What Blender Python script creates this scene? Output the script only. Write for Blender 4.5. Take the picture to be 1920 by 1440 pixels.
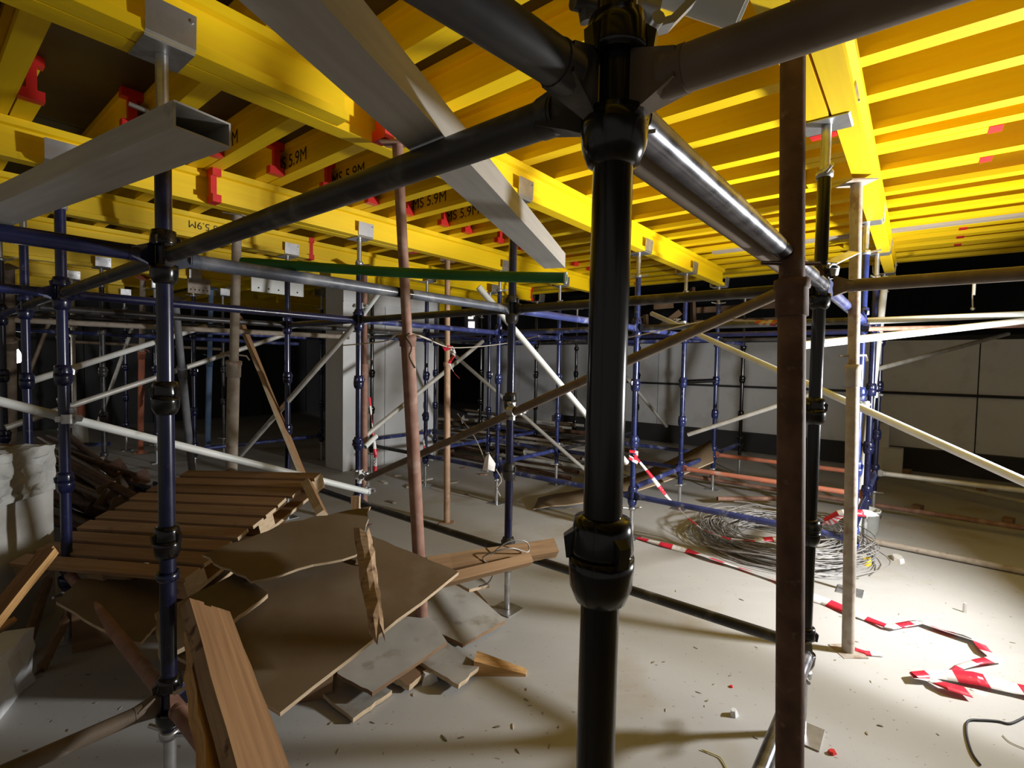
import bpy, math, random
from mathutils import Vector, Matrix, Euler
random.seed(7)
S = bpy.context.scene
for o in list(bpy.data.objects):
    bpy.data.objects.remove(o)

# ------------------------------------------------------------------ camera, sky, lamp, exposure
F, PITCH, ROLL, YAW, EYE = 937.0, 0.0414, 0.0169, 0.6802, 1.527
cp, sp, cr, sr = math.cos(PITCH), math.sin(PITCH), math.cos(ROLL), math.sin(ROLL)
right0, up0, fwd = Vector((1, 0, 0)), Vector((0, sp, cp)), Vector((0, cp, -sp))
rv, uv = right0 * cr + up0 * sr, -right0 * sr + up0 * cr
cam = bpy.data.objects.new('camera', bpy.data.cameras.new('camera'))
S.collection.objects.link(cam)
cam.matrix_world = Matrix(((rv.x, uv.x, -fwd.x, 0), (rv.y, uv.y, -fwd.y, 0), (rv.z, uv.z, -fwd.z, EYE), (0, 0, 0, 1)))
cam.data.sensor_width = 36.0
cam.data.lens = 36.0 * F / 1920.0
cam.data.clip_start = 0.02
cam.data.clip_end = 100
S.camera = cam

w = bpy.data.worlds.new('sky'); S.world = w; w.use_nodes = True
bg = w.node_tree.nodes['Background']
bg.inputs[0].default_value = (1.0, 0.92, 0.82, 1); bg.inputs[1].default_value = 0.16

def area(name, loc, aim, size, watts, col):
    l = bpy.data.lights.new(name, 'AREA'); l.shape = 'DISK'; l.size = size; l.energy = watts; l.color = col
    o = bpy.data.objects.new(name, l); S.collection.objects.link(o)
    o.location = loc
    o.rotation_euler = (Vector(aim) - Vector(loc)).to_track_quat('-Z', 'Y').to_euler()
    return o
lamp = area('work_floodlight', (3.45, 2.2, 1.32), (-0.6, 4.8, 2.15), 0.22, 172.0, (1.0, 0.99, 0.975))
lamp.data.spread = 2.8

S.view_settings.view_transform = 'Standard'; S.view_settings.look = 'None'
S.view_settings.gamma = 1.0; S.view_settings.use_curve_mapping = False
S.view_settings.exposure = 0.08

# ------------------------------------------------------------------ geometry helpers
def ray(u, v):
    x, y = u - 960.0, v - 720.0
    x, y = x * cr + y * sr, -x * sr + y * cr
    return Vector((x / F, cp - y / F * sp, -sp - y / F * cp))
CAMP = Vector((0, 0, EYE))
def onz(u, v, z):
    r = ray(u, v); return CAMP + r * ((z - EYE) / r.z)
def ond(u, v, d):
    return CAMP + ray(u, v) * d
A = Vector((math.sin(YAW), math.cos(YAW), 0)); B = Vector((-math.cos(YAW), math.sin(YAW), 0)); Z = Vector((0, 0, 1))
O0 = Vector((0.1206, 0.6224, 0))
def gp(a, b, z=0.0):
    return O0 + A * a + B * b + Z * z
def onplane(u, v, q, n):
    r = ray(u, v); return CAMP + r * ((q - CAMP).dot(n) / r.dot(n))
RA, RB = math.atan2(A.y, A.x), math.atan2(B.y, B.x)

class G:
    def __init__(s): s.v = []; s.f = []; s.s = []; s.m = []
    def add(s, vs, fs, smooth=False, m=0):
        n = len(s.v); s.v += [Vector(x) for x in vs]
        for f in fs: s.f.append([i + n for i in f]); s.s.append(smooth); s.m.append(m)
        return s
    def box(s, c, size, R=None, m=0):
        c = Vector(c); hx, hy, hz = [k / 2 for k in size]
        vs = []
        for x in (-hx, hx):
            for y in (-hy, hy):
                for z in (-hz, hz):
                    p = Vector((x, y, z)); vs.append(c + (R @ p if R else p))
        return s.add(vs, [(0, 1, 3, 2), (4, 6, 7, 5), (0, 4, 5, 1), (2, 3, 7, 6), (0, 2, 6, 4), (1, 5, 7, 3)], m=m)
    def tube(s, p, q, r, seg=14, ri=0.0, r2=None, m=0):
        p, q = Vector(p), Vector(q); d = (q - p).normalized()
        x = d.orthogonal().normalized(); y = d.cross(x); r2 = r if r2 is None else r2
        def ring(c, rr): return [c + x * (rr * math.cos(2 * math.pi * k / seg)) + y * (rr * math.sin(2 * math.pi * k / seg)) for k in range(seg)]
        s.add(ring(p, r) + ring(q, r2), [(k, (k + 1) % seg, seg + (k + 1) % seg, seg + k) for k in range(seg)], True, m)
        if ri > 0:
            s.add(ring(p, ri) + ring(q, ri), [(k, seg + k, seg + (k + 1) % seg, (k + 1) % seg) for k in range(seg)], True, m)
            for c, a, fl in ((p, r, 0), (q, r2, 1)):
                s.add(ring(c, a) + ring(c, ri), [((k, seg + k, seg + (k + 1) % seg, (k + 1) % seg) if not fl else (k, (k + 1) % seg, seg + (k + 1) % seg, seg + k)) for k in range(seg)], False, m)
        else:
            s.add(ring(p, r), [tuple(range(seg))[::-1]], False, m); s.add(ring(q, r2), [tuple(range(seg))], False, m)
        return s
    def lathe(s, prof, seg=20, o=(0, 0, 0), m=0, smooth=True):
        o = Vector(o); n = len(prof)
        vs = [o + Vector((r * math.cos(2 * math.pi * k / seg), r * math.sin(2 * math.pi * k / seg), z)) for r, z in prof for k in range(seg)]
        return s.add(vs, [(i * seg + k, i * seg + (k + 1) % seg, (i + 1) * seg + (k + 1) % seg, (i + 1) * seg + k) for i in range(n - 1) for k in range(seg)], smooth, m)
    def prism(s, prof, L, x0=0.0, m=0):       # profile in (y, z), swept along +x
        n = len(prof)
        vs = [(x0, y, z) for y, z in prof] + [(x0 + L, y, z) for y, z in prof]
        return s.add(vs, [(k, k + n, (k + 1) % n + n, (k + 1) % n) for k in range(n)] + [tuple(range(n)), tuple(range(2 * n - 1, n - 1, -1))], m=m)
    def path(s, pts, r, seg=6, m=0):
        pts = [Vector(q) for q in pts]; n = len(pts); vs = []
        for i, q in enumerate(pts):
            d = (pts[min(i + 1, n - 1)] - pts[max(i - 1, 0)]).normalized()
            x = d.cross(Z) if abs(d.z) < 0.95 else d.cross(Vector((1, 0, 0)))
            x.normalize(); y = d.cross(x)
            vs += [q + x * (r * math.cos(2 * math.pi * k / seg)) + y * (r * math.sin(2 * math.pi * k / seg)) for k in range(seg)]
        fs = [(i * seg + k, i * seg + (k + 1) % seg, (i + 1) * seg + (k + 1) % seg, (i + 1) * seg + k) for i in range(n - 1) for k in range(seg)]
        s.add(vs, fs, True, m); s.f += [[len(s.v) - n * seg + k for k in range(seg)], [len(s.v) - 1 - k for k in range(seg)]]; s.s += [False] * 2; s.m += [m] * 2
        return s

CACHE = {}
def mesh(g, mats, off=None, key=None):
    mats = mats if isinstance(mats, (list, tuple)) else [mats]
    k = (key, tuple(m.name for m in mats)) if key else None
    if k and k in CACHE: return CACHE[k]
    if callable(g): g = g()
    me = bpy.data.meshes.new('mesh')
    vs = [(v - off if off else v) for v in g.v]
    me.from_pydata([tuple(v) for v in vs], [], g.f)
    me.polygons.foreach_set('use_smooth', g.s); me.polygons.foreach_set('material_index', g.m)
    for m in mats: me.materials.append(m)
    me.update()
    if k: CACHE[k] = me
    return me
C = S.collection
def tag(o, label=None, cat=None, group=None, kind=None):
    if label: o['label'] = label
    if cat: o['category'] = cat
    if group: o['group'] = group
    if kind: o['kind'] = kind
    return o
def thing(name, label, cat, loc=(0, 0, 0), rot=None, group=None):
    o = bpy.data.objects.new(name, None); C.objects.link(o); o.empty_display_size = 0.05
    o.location = loc
    if rot is not None: o.rotation_euler = rot
    return tag(o, label, cat, group)
def part(name, g, mats, par, key=None, world=False, loc=None, label=None, rot=None):
    me = mesh(g, mats, Vector(par.location) if world else None, key)
    o = bpy.data.objects.new(name, me); C.objects.link(o); o.parent = par
    if loc is not None: o.location = loc
    if rot is not None: o.rotation_euler = rot
    if label: o['label'] = label
    return o
def solo(name, g, mats, label, cat, group=None, kind=None, at=None):
    if callable(g): g = g()
    at = Vector(at) if at is not None else sum(g.v, Vector()) / len(g.v)
    o = bpy.data.objects.new(name, mesh(g, mats, at)); C.objects.link(o); o.location = at
    return tag(o, label, cat, group, kind)

# ------------------------------------------------------------------ materials
def M(name, c1, c2=None, scale=8.0, rough=0.6, metal=0.0, bump=0.0, stretch=(1, 1, 1), c3=None, s3=20.0, t3=(0.6, 0.7), coat=0.0, rr=0.0, var=0.0, detail=6.0):
    m = bpy.data.materials.new(name); m.use_nodes = True
    nt = m.node_tree; N = nt.nodes; L = nt.links; b = N['Principled BSDF']
    b.inputs['Roughness'].default_value = rough; b.inputs['Metallic'].default_value = metal
    b.inputs['Coat Weight'].default_value = coat; b.inputs['Coat Roughness'].default_value = 0.12
    tc = N.new('ShaderNodeTexCoord'); mp = N.new('ShaderNodeMapping'); mp.inputs['Scale'].default_value = stretch
    oi = N.new('ShaderNodeObjectInfo')
    ad = N.new('ShaderNodeVectorMath'); ad.operation = 'ADD'
    sc = N.new('ShaderNodeVectorMath'); sc.operation = 'SCALE'; sc.inputs[3].default_value = 37.0
    cb = N.new('ShaderNodeCombineXYZ')
    L.new(oi.outputs['Random'], cb.inputs[0]); L.new(oi.outputs['Random'], cb.inputs[1]); L.new(cb.outputs[0], sc.inputs[0])
    L.new(tc.outputs['Object'], ad.inputs[0]); L.new(sc.outputs[0], ad.inputs[1]); L.new(ad.outputs[0], mp.inputs[0])
    n1 = N.new('ShaderNodeTexNoise'); n1.inputs['Scale'].default_value = scale; n1.inputs['Detail'].default_value = detail
    L.new(mp.outputs[0], n1.inputs['Vector'])
    mx = N.new('ShaderNodeMix'); mx.data_type = 'RGBA'
    mx.inputs[6].default_value = (*c1, 1); mx.inputs[7].default_value = (*(c2 or c1), 1)
    rm = N.new('ShaderNodeMapRange'); rm.inputs[1].default_value = 0.35; rm.inputs[2].default_value = 0.68
    L.new(n1.outputs[0], rm.inputs[0]); L.new(rm.outputs[0], mx.inputs[0])
    out = mx.outputs[2]
    if c3:
        n3 = N.new('ShaderNodeTexNoise'); n3.inputs['Scale'].default_value = s3; n3.inputs['Detail'].default_value = 5
        L.new(ad.outputs[0], n3.inputs['Vector'])
        r3 = N.new('ShaderNodeMapRange'); r3.inputs[1].default_value = t3[0]; r3.inputs[2].default_value = t3[1]
        L.new(n3.outputs[0], r3.inputs[0])
        m3 = N.new('ShaderNodeMix'); m3.data_type = 'RGBA'; m3.inputs[7].default_value = (*c3, 1)
        L.new(out, m3.inputs[6]); L.new(r3.outputs[0], m3.inputs[0]); out = m3.outputs[2]
        if metal > 0:
            mm = N.new('ShaderNodeMath'); mm.operation = 'MULTIPLY_ADD'; mm.inputs[1].default_value = -metal; mm.inputs[2].default_value = metal
            L.new(r3.outputs[0], mm.inputs[0]); L.new(mm.outputs[0], b.inputs['Metallic'])
    if var:
        hv = N.new('ShaderNodeHueSaturation'); ma = N.new('ShaderNodeMapRange'); ma.inputs[3].default_value = 1 - var; ma.inputs[4].default_value = 1 + var
        L.new(oi.outputs['Random'], ma.inputs[0]); L.new(ma.outputs[0], hv.inputs['Value']); L.new(out, hv.inputs['Color']); out = hv.outputs[0]
    L.new(out, b.inputs['Base Color'])
    if rr:
        mr = N.new('ShaderNodeMapRange'); mr.inputs[3].default_value = rough - rr; mr.inputs[4].default_value = rough + rr
        L.new(n1.outputs[0], mr.inputs[0]); L.new(mr.outputs[0], b.inputs['Roughness'])
    if bump:
        bp = N.new('ShaderNodeBump'); bp.inputs['Strength'].default_value = bump; bp.inputs['Distance'].default_value = 0.01
        L.new(n1.outputs[0], bp.inputs['Height']); L.new(bp.outputs[0], b.inputs['Normal'])
    return m

yellow = M('yellow_timber', (0.95, 0.66, 0.002), (0.90, 0.60, 0.002), 3.0, 0.5, bump=0.04, stretch=(0.5, 14, 14), c3=(0.55, 0.31, 0.005), s3=9.0, t3=(0.74, 0.80), var=0.05)
red_plastic = M('red_plastic', (0.75, 0.03, 0.025), (0.6, 0.02, 0.02), 6, 0.4)
ink = M('black_ink', (0.03, 0.022, 0.01), None, 5, 0.7)
black_paint = M('black_paint', (0.003, 0.003, 0.004), (0.006, 0.0055, 0.006), 12, 0.2, bump=0.02, c3=(0.022, 0.02, 0.018), s3=30, t3=(0.68, 0.82), coat=0.2, rr=0.06)
navy = M('navy_paint', (0.005, 0.007, 0.034), (0.010, 0.014, 0.062), 10, 0.28, bump=0.03, c3=(0.09, 0.095, 0.12), s3=26, t3=(0.66, 0.82), coat=0.4, rr=0.1, var=0.3)
navy_dusty = M('dusty_blue_paint', (0.02, 0.030, 0.13), (0.05, 0.07, 0.25), 7, 0.42, bump=0.04, c3=(0.26, 0.27, 0.30), s3=14, t3=(0.55, 0.75), coat=0.2, var=0.25)
mid_blue = M('mid_blue_paint', (0.010, 0.016, 0.075), (0.018, 0.030, 0.125), 10, 0.28, bump=0.03, c3=(0.12, 0.125, 0.15), s3=22, t3=(0.62, 0.8), coat=0.3, rr=0.1, var=0.2)
dark_dusty = M('dusty_black_paint', (0.02, 0.02, 0.024), (0.055, 0.052, 0.052), 6, 0.4, bump=0.05, c3=(0.16, 0.15, 0.14), s3=12, t3=(0.58, 0.75), rr=0.1)
gloss_steel = M('scuffed_dark_steel', (0.10, 0.105, 0.125), (0.20, 0.205, 0.23), 5, 0.28, metal=0.75, bump=0.05, stretch=(3, 1, 1), c3=(0.33, 0.33, 0.34), s3=10, t3=(0.55, 0.7), rr=0.1)
galv = M('galvanised_steel', (0.62, 0.63, 0.64), (0.46, 0.47, 0.49), 22, 0.36, metal=0.85, bump=0.04, c3=(0.5, 0.49, 0.46), s3=9, t3=(0.6, 0.75), rr=0.1)
dull_pipe = M('dull_galvanised_pipe', (0.60, 0.59, 0.55), (0.42, 0.41, 0.38), 8, 0.5, metal=0.25, bump=0.04, c3=(0.30, 0.26, 0.21), s3=12, t3=(0.66, 0.8), var=0.12)
pale_pipe = M('pale_painted_pipe', (0.78, 0.80, 0.78), (0.62, 0.66, 0.64), 6, 0.42, bump=0.03, c3=(0.5, 0.47, 0.4), s3=14, t3=(0.66, 0.8))
brown_pipe = M('brown_pipe', (0.13, 0.095, 0.065), (0.21, 0.16, 0.115), 9, 0.55, metal=0.15, bump=0.08, c3=(0.30, 0.27, 0.23), s3=18, t3=(0.66, 0.8))
rust = M('dark_rust', (0.085, 0.042, 0.028), (0.16, 0.085, 0.055), 14, 0.75, bump=0.25, c3=(0.20, 0.13, 0.10), s3=30, t3=(0.62, 0.75))
red_rust = M('red_brown_rust', (0.23, 0.115, 0.082), (0.33, 0.19, 0.14), 14, 0.7, bump=0.15, c3=(0.42, 0.30, 0.24), s3=9, t3=(0.58, 0.75), var=0.12)
orange_rust = M('orange_primer', (0.50, 0.16, 0.085), (0.38, 0.14, 0.09), 9, 0.65, bump=0.1, c3=(0.45, 0.33, 0.28), s3=10, t3=(0.6, 0.75))
pale_prop = M('cement_spattered_prop', (0.36, 0.30, 0.24), (0.46, 0.41, 0.35), 16, 0.8, bump=0.25, c3=(0.27, 0.18, 0.13), s3=14, t3=(0.58, 0.7))
alu = M('aluminium', (0.58, 0.575, 0.555), (0.49, 0.485, 0.47), 6, 0.42, metal=0.2, bump=0.03, stretch=(0.6, 8, 8), c3=(0.13, 0.12, 0.115), s3=9, t3=(0.66, 0.74), rr=0.1)
alu_in = M('dark_inside', (0.06, 0.06, 0.06), None, 6, 0.7)
green = M('green_plastic_pipe', (0.02, 0.16, 0.03), (0.04, 0.23, 0.05), 5, 0.45)
film = M('film_faced_plywood', (0.135, 0.092, 0.054), (0.18, 0.13, 0.08), 3, 0.55, bump=0.05, c3=(0.21, 0.17, 0.12), s3=5, t3=(0.50, 0.85), rr=0.1, var=0.15)
film_grey = M('dusty_grey_plywood', (0.33, 0.315, 0.28), (0.42, 0.40, 0.36), 5, 0.6, bump=0.05, c3=(0.22, 0.185, 0.14), s3=8, t3=(0.56, 0.75), var=0.1)
raw = M('raw_wood_edge', (0.62, 0.49, 0.33), (0.47, 0.34, 0.21), 20, 0.75, bump=0.2, stretch=(1, 1, 6))
pallet_wood = M('pallet_wood', (0.30, 0.175, 0.085), (0.40, 0.25, 0.135), 4, 0.75, bump=0.15, stretch=(0.6, 12, 12), c3=(0.17, 0.10, 0.055), s3=12, t3=(0.64, 0.75), var=0.15)
plank_wood = M('sawn_plank', (0.31, 0.175, 0.08), (0.22, 0.115, 0.05), 4, 0.7, bump=0.2, stretch=(0.5, 12, 12), c3=(0.17, 0.095, 0.045), s3=7, t3=(0.62, 0.75), var=0.1)
split_wood = M('fresh_split_wood', (0.66, 0.40, 0.16), (0.46, 0.24, 0.085), 8, 0.7, bump=0.4, stretch=(0.5, 14, 14), var=0.12)
bark_wood = M('weathered_split_wood', (0.33, 0.22, 0.13), (0.52, 0.36, 0.22), 6, 0.8, bump=0.5, stretch=(0.6, 10, 10), c3=(0.12, 0.06, 0.03), s3=16, t3=(0.58, 0.68))
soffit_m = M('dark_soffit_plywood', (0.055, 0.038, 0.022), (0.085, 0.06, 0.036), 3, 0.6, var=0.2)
conc = M('grey_concrete', (0.72, 0.74, 0.76), (0.78, 0.795, 0.81), 1.6, 0.85, bump=0.08, c3=(0.62, 0.62, 0.62), s3=3, t3=(0.55, 0.75), var=0.07, detail=9)
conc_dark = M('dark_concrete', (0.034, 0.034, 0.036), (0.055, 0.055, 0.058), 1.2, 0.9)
block_m = M('rough_broken_concrete', (0.50, 0.51, 0.49), (0.36, 0.36, 0.345), 9, 0.95, bump=0.9, c3=(0.24, 0.15, 0.09), s3=3.2, t3=(0.60, 0.68))
red_tape = M('red_tape', (0.72, 0.03, 0.06), None, 5, 0.35); white_tape = M('white_tape', (0.82, 0.80, 0.78), None, 5, 0.35)
wire_m = M('grey_wire', (0.30, 0.29, 0.28), (0.42, 0.41, 0.40), 30, 0.5, metal=0.4)
black_rubber = M('black_rubber', (0.02, 0.02, 0.02), None, 5, 0.6)
rope_m = M('pale_rope', (0.55, 0.50, 0.42), None, 30, 0.9)
timber_dark = M('old_formwork_timber', (0.20, 0.115, 0.06), (0.28, 0.17, 0.09), 5, 0.8, stretch=(1, 1, 6), var=0.2)
debris_m = M('debris', (0.22, 0.18, 0.13), (0.34, 0.30, 0.24), 9, 0.9, bump=0.4, var=0.4)

def floor_material():
    m = M('concrete_floor', (0.51, 0.505, 0.49), (0.43, 0.425, 0.41), 0.9, 0.8, bump=0.06, c3=(0.40, 0.35, 0.27), s3=1.3, t3=(0.58, 0.72), detail=10)
    nt = m.node_tree; N = nt.nodes; L = nt.links; b = N['Principled BSDF']
    src = b.inputs['Base Color'].links[0].from_socket
    tc = N.new('ShaderNodeTexCoord')
    def layer(tex_scale, lo, hi, col, src, stretch=(1, 1, 1), detail=3.0):
        mp = N.new('ShaderNodeMapping'); mp.inputs['Scale'].default_value = stretch; mp.inputs['Rotation'].default_value = (0, 0, -0.5)
        L.new(tc.outputs['Object'], mp.inputs[0])
        n = N.new('ShaderNodeTexNoise'); n.inputs['Scale'].default_value = tex_scale; n.inputs['Detail'].default_value = detail
        L.new(mp.outputs[0], n.inputs['Vector'])
        r = N.new('ShaderNodeMapRange'); r.inputs[1].default_value = lo; r.inputs[2].default_value = hi
        L.new(n.outputs[0], r.inputs[0])
        x = N.new('ShaderNodeMix'); x.data_type = 'RGBA'; x.inputs[7].default_value = (*col, 1)
        L.new(r.outputs[0], x.inputs[0]); L.new(src, x.inputs[6]); return x.outputs[2]
    src = layer(26, 0.68, 0.73, (0.26, 0.22, 0.17), src, (1, 1.6, 1))
    src = layer(70, 0.70, 0.74, (0.20, 0.17, 0.14), src, (1, 0.6, 1))
    src = layer(4, 0.52, 0.85, (0.50, 0.495, 0.48), src, (0.6, 2.0, 1), 8)
    L.new(src, b.inputs['Base Color'])
    return m
floor_m = floor_material()
def emit(name, col, s):
    m = bpy.data.materials.new(name); m.use_nodes = True; b = m.node_tree.nodes['Principled BSDF']
    b.inputs['Base Color'].default_value = (*col, 1); b.inputs['Emission Color'].default_value = (*col, 1); b.inputs['Emission Strength'].default_value = s
    return m

# ------------------------------------------------------------------ structure: floor, walls, pillar, soffit
def struct(name, g, mats, at=(0, 0, 0)):
    o = bpy.data.objects.new(name, mesh(g, mats, Vector(at))); C.objects.link(o); o.location = at; o['kind'] = 'structure'; return o
def gbox(a0, a1, b0, b1, z0, z1, m=0, g=None):
    g = g or G(); vs = [gp(a, b, z) for a in (a0, a1) for b in (b0, b1) for z in (z0, z1)]
    return g.add(vs, [(0, 1, 3, 2), (4, 6, 7, 5), (0, 4, 5, 1), (2, 3, 7, 6), (0, 2, 6, 4), (1, 5, 7, 3)], m=m)
struct('floor', gbox(-5, 14, -9, 15, -0.2, 0), floor_m)
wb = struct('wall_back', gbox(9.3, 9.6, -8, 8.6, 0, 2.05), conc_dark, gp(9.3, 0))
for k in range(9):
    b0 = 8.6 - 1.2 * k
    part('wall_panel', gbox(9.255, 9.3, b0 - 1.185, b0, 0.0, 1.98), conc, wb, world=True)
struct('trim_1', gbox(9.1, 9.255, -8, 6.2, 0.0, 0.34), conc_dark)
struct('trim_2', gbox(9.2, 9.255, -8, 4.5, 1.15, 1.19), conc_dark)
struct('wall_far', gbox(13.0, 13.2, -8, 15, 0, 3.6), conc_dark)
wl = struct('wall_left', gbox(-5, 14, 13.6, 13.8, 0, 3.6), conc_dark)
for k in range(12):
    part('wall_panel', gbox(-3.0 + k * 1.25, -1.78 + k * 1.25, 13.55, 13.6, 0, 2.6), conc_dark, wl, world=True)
wp = struct('wall_pillar', gbox(3.30, 5.02, 5.79, 6.24, 0, 3.0), conc, gp(3.3, 5.8))
part('wall_panel', gbox(3.28, 3.96, 5.77, 5.79, 0, 2.32), conc, wp, world=True)
part('wall_panel', gbox(3.975, 5.03, 5.77, 5.79, 0, 2.32), conc, wp, world=True)
part('wall_panel', gbox(3.28, 5.03, 5.765, 5.79, 2.335, 3.0), conc, wp, world=True)
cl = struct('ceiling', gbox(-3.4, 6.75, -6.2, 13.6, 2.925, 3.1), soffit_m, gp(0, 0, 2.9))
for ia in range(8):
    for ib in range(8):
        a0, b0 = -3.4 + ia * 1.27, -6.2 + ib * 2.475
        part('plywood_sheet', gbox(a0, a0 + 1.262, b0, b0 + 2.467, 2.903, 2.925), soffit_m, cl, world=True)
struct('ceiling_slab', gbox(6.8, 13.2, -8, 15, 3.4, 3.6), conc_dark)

# ------------------------------------------------------------------ formwork beams
HP = [(-.04, 0), (.04, 0), (.04, .036), (.0155, .043), (.0155, .157), (.04, .164), (.04, .2), (-.04, .2), (-.04, .164), (-.0155, .157), (-.0155, .043), (-.04, .036)]
def hbeam(L):
    return lambda: G().prism(HP, L)
def cap_g():
    g = G(); k = 0.0035
    P = [(y + (k if y > 0 else -k), z) for y, z in HP]
    P = [(y, -k if z == 0 else (.2 + k if z == .2 else z)) for y, z in P]
    g.prism(P, 0.034, -0.004); g.box((0.022, 0, 0.02), (0.05, 0.092, 0.046)); g.box((0.022, 0, 0.18), (0.05, 0.092, 0.046))
    return g
def joist(name, label, cat, a, b, z, along, L, group=None, caps=(1, 1)):
    o = thing(name, label, cat, gp(a, b, z), (0, 0, RB if along == 'B' else RA), group)
    part('timber', hbeam(L), yellow, o, key=('h', round(L, 3)))
    if caps[0]: part('end_cap', cap_g, red_plastic, o, key='cap')
    if caps[1]: part('end_cap', cap_g, red_plastic, o, key='cap', loc=(L, 0, 0), rot=(0, 0, math.pi))
    return o
def lettering(par, text, size, loc, rot):
    cu = bpy.data.curves.new('lettering', 'FONT'); cu.body = text; cu.size = size; cu.extrude = 0.0004
    t = bpy.data.objects.new('t', cu); C.objects.link(t)
    me = bpy.data.meshes.new_from_object(t); bpy.data.objects.remove(t)
    me.materials.clear(); me.materials.append(ink)
    o = bpy.data.objects.new('lettering', me); C.objects.link(o); o.parent = par; o.location = loc; o.rotation_euler = rot
    return o
ORD = ['first', 'second', 'third', 'fourth', 'fifth', 'sixth', 'seventh', 'eighth', 'ninth', 'tenth', 'eleventh', 'twelfth', 'thirteenth', 'fourteenth', 'fifteenth', 'sixteenth', 'seventeenth', 'eighteenth', 'nineteenth', 'twentieth', 'last']
BP = [0.0, 1.6212, 3.2061, 4.3714, 5.55, 6.75, 8.2, 9.7]
AP = [0.0, 1.8, 3.5364, 4.6933, 5.8074, 7.0, 8.2]
ZP = 2.50; ZS = 2.702
# girders (along A): (b offset row, a0, a1, label, caps)
GIRD = [(0.045, -2.3, 1.93, 'yellow girder with red end cap in the steel fork over the right black post', (0, 1)),
        (-0.045, 0.9, 6.3, 'yellow girder receding over the pale prop, its lower end past two forks', (0, 0))]
joist('timber_girder', GIRD[0][3], 'beam', -2.3, 0.045, ZP, 'A', 4.23, caps=(0, 1))
joist('timber_girder', GIRD[1][3], 'beam', 0.9, -0.045, ZP, 'A', 5.4, caps=(0, 0))
joist('timber_girder', 'bright yellow girder whose chipped end meets the leaning red-brown prop', 'beam', -2.6, BP[1] - 0.045, ZP, 'A', 3.22, caps=(0, 0))
joist('timber_girder', 'long yellow girder with small steel forks, running behind the central black post', 'beam', 0.80, BP[1] - 0.045, ZP, 'A', 4.93, caps=(1, 0))
joist('timber_girder', 'shaded splice girder glimpsed between the chipped end and the next girder', 'beam', -0.5, BP[1] + 0.045, ZP, 'A', 2.2, caps=(0, 0))
joist('timber_girder', 'yellow girder above the hollow aluminium beam, shaded by a red cap', 'beam', -2.8, BP[2] + 0.045, ZP, 'A', 5.2, caps=(0, 1))
joist('timber_girder', 'yellow girder starting at a red cap beside the shadowed girder', 'beam', 0.70, BP[2] - 0.045, ZP, 'A', 4.9, caps=(1, 0))
g3 = joist('timber_girder', 'yellow girder with upside-down black lettering behind the tall navy post', 'beam', -2.6, BP[3] - 0.045, ZP, 'A', 4.62, caps=(0, 1))
joist('timber_girder', 'yellow girder continuing past the red cap above the green pipe', 'beam', 1.4, BP[3] + 0.045, ZP, 'A', 4.3, caps=(0, 1))
lettering(g3, 'IMS 5.9M', 0.082, (3.86, -0.0165, 0.135), (math.pi / 2, math.pi, 0))
for j, n in ((4, 'fifth'), (5, 'sixth'), (6, 'seventh'), (7, 'eighth')):
    L1 = {4: 5.4, 5: 5.0, 6: 4.6, 7: 4.4}[j]
    joist('timber_girder', f'{n} yellow girder from the camera in the shaded left bays', 'beam', -2.6, BP[j], ZP, 'A', L1, caps=(0, 0))
    if j > 4:
        joist('timber_girder', f'{n} girder line, dark rear length beyond the concrete pillar', 'beam', 3.6 if j > 5 else 5.2, BP[j] + 0.09, ZP, 'A', 2.9 if j > 5 else 1.4, caps=(0, 0))
    else:
        joist('timber_girder', 'fifth girder line, rear length hanging just before the pillar face', 'beam', 2.9, BP[j] - 0.09, ZP, 'A', 3.4, caps=(0, 0))
AJ = [-1.17, -0.79, -0.42, -0.05, 0.33, 0.72, 1.08, 1.44, 1.80, 2.14, 2.53, 2.82, 3.27, 3.65, 3.97, 4.32, 4.66, 5.02, 5.36, 5.7, 6.04, 6.38]
TXT = {6: 3.10, 7: 3.02, 9: 2.98, 10: 3.0, 5: 3.2}
for k, a in enumerate(AJ):
    n = ORD[k] if k < 20 else ('next to last' if k == 20 else 'last')
    lap = k in (11, 12, 17, 18, 19)
    b0 = -0.57 if lap else -2.55
    j = joist('ceiling_joist', f'{n} yellow ceiling joist from the near end, span over the central black post', 'joist', a if k != 3 else -0.225, b0, ZS, 'B', 3.42 - b0, caps=(1, 0))
    if k in TXT:
        lettering(j, 'IMS 5.9M', 0.115, (TXT[k] - b0, 0.0165, 0.06), (math.pi / 2, 0, math.pi))
    joist('ceiling_joist', f'{n} yellow ceiling joist from the near end, red-capped span over the left bays', 'joist', a - 0.088, 2.9, ZS, 'B', 5.9, caps=(1, 0))
    if lap:
        joist('ceiling_joist', f'{n} yellow ceiling joist from the near end, span to the floodlit side', 'joist', a - 0.088, -5.6, ZS, 'B', 5.9, caps=(0, 0))
    if k % 2 == 0:
        joist('ceiling_joist', f'{n} yellow ceiling joist from the near end, dark span over the far bays', 'joist', a, 8.6, ZS, 'B', 4.6, caps=(0, 0))
tb = thing('timber_batten', 'grey unpainted batten laid among the yellow joists at the far end', 'batten', gp(4.83, 1.4, ZS - 0.001), (0, 0, RB + math.pi))
part('timber', lambda: G().box((3.0, 0, 0.03), (6.0, 0.085, 0.06)), M('grey_timber', (0.42, 0.36, 0.29), (0.52, 0.46, 0.38), 4, 0.8, stretch=(1, 10, 10)), tb)

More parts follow.
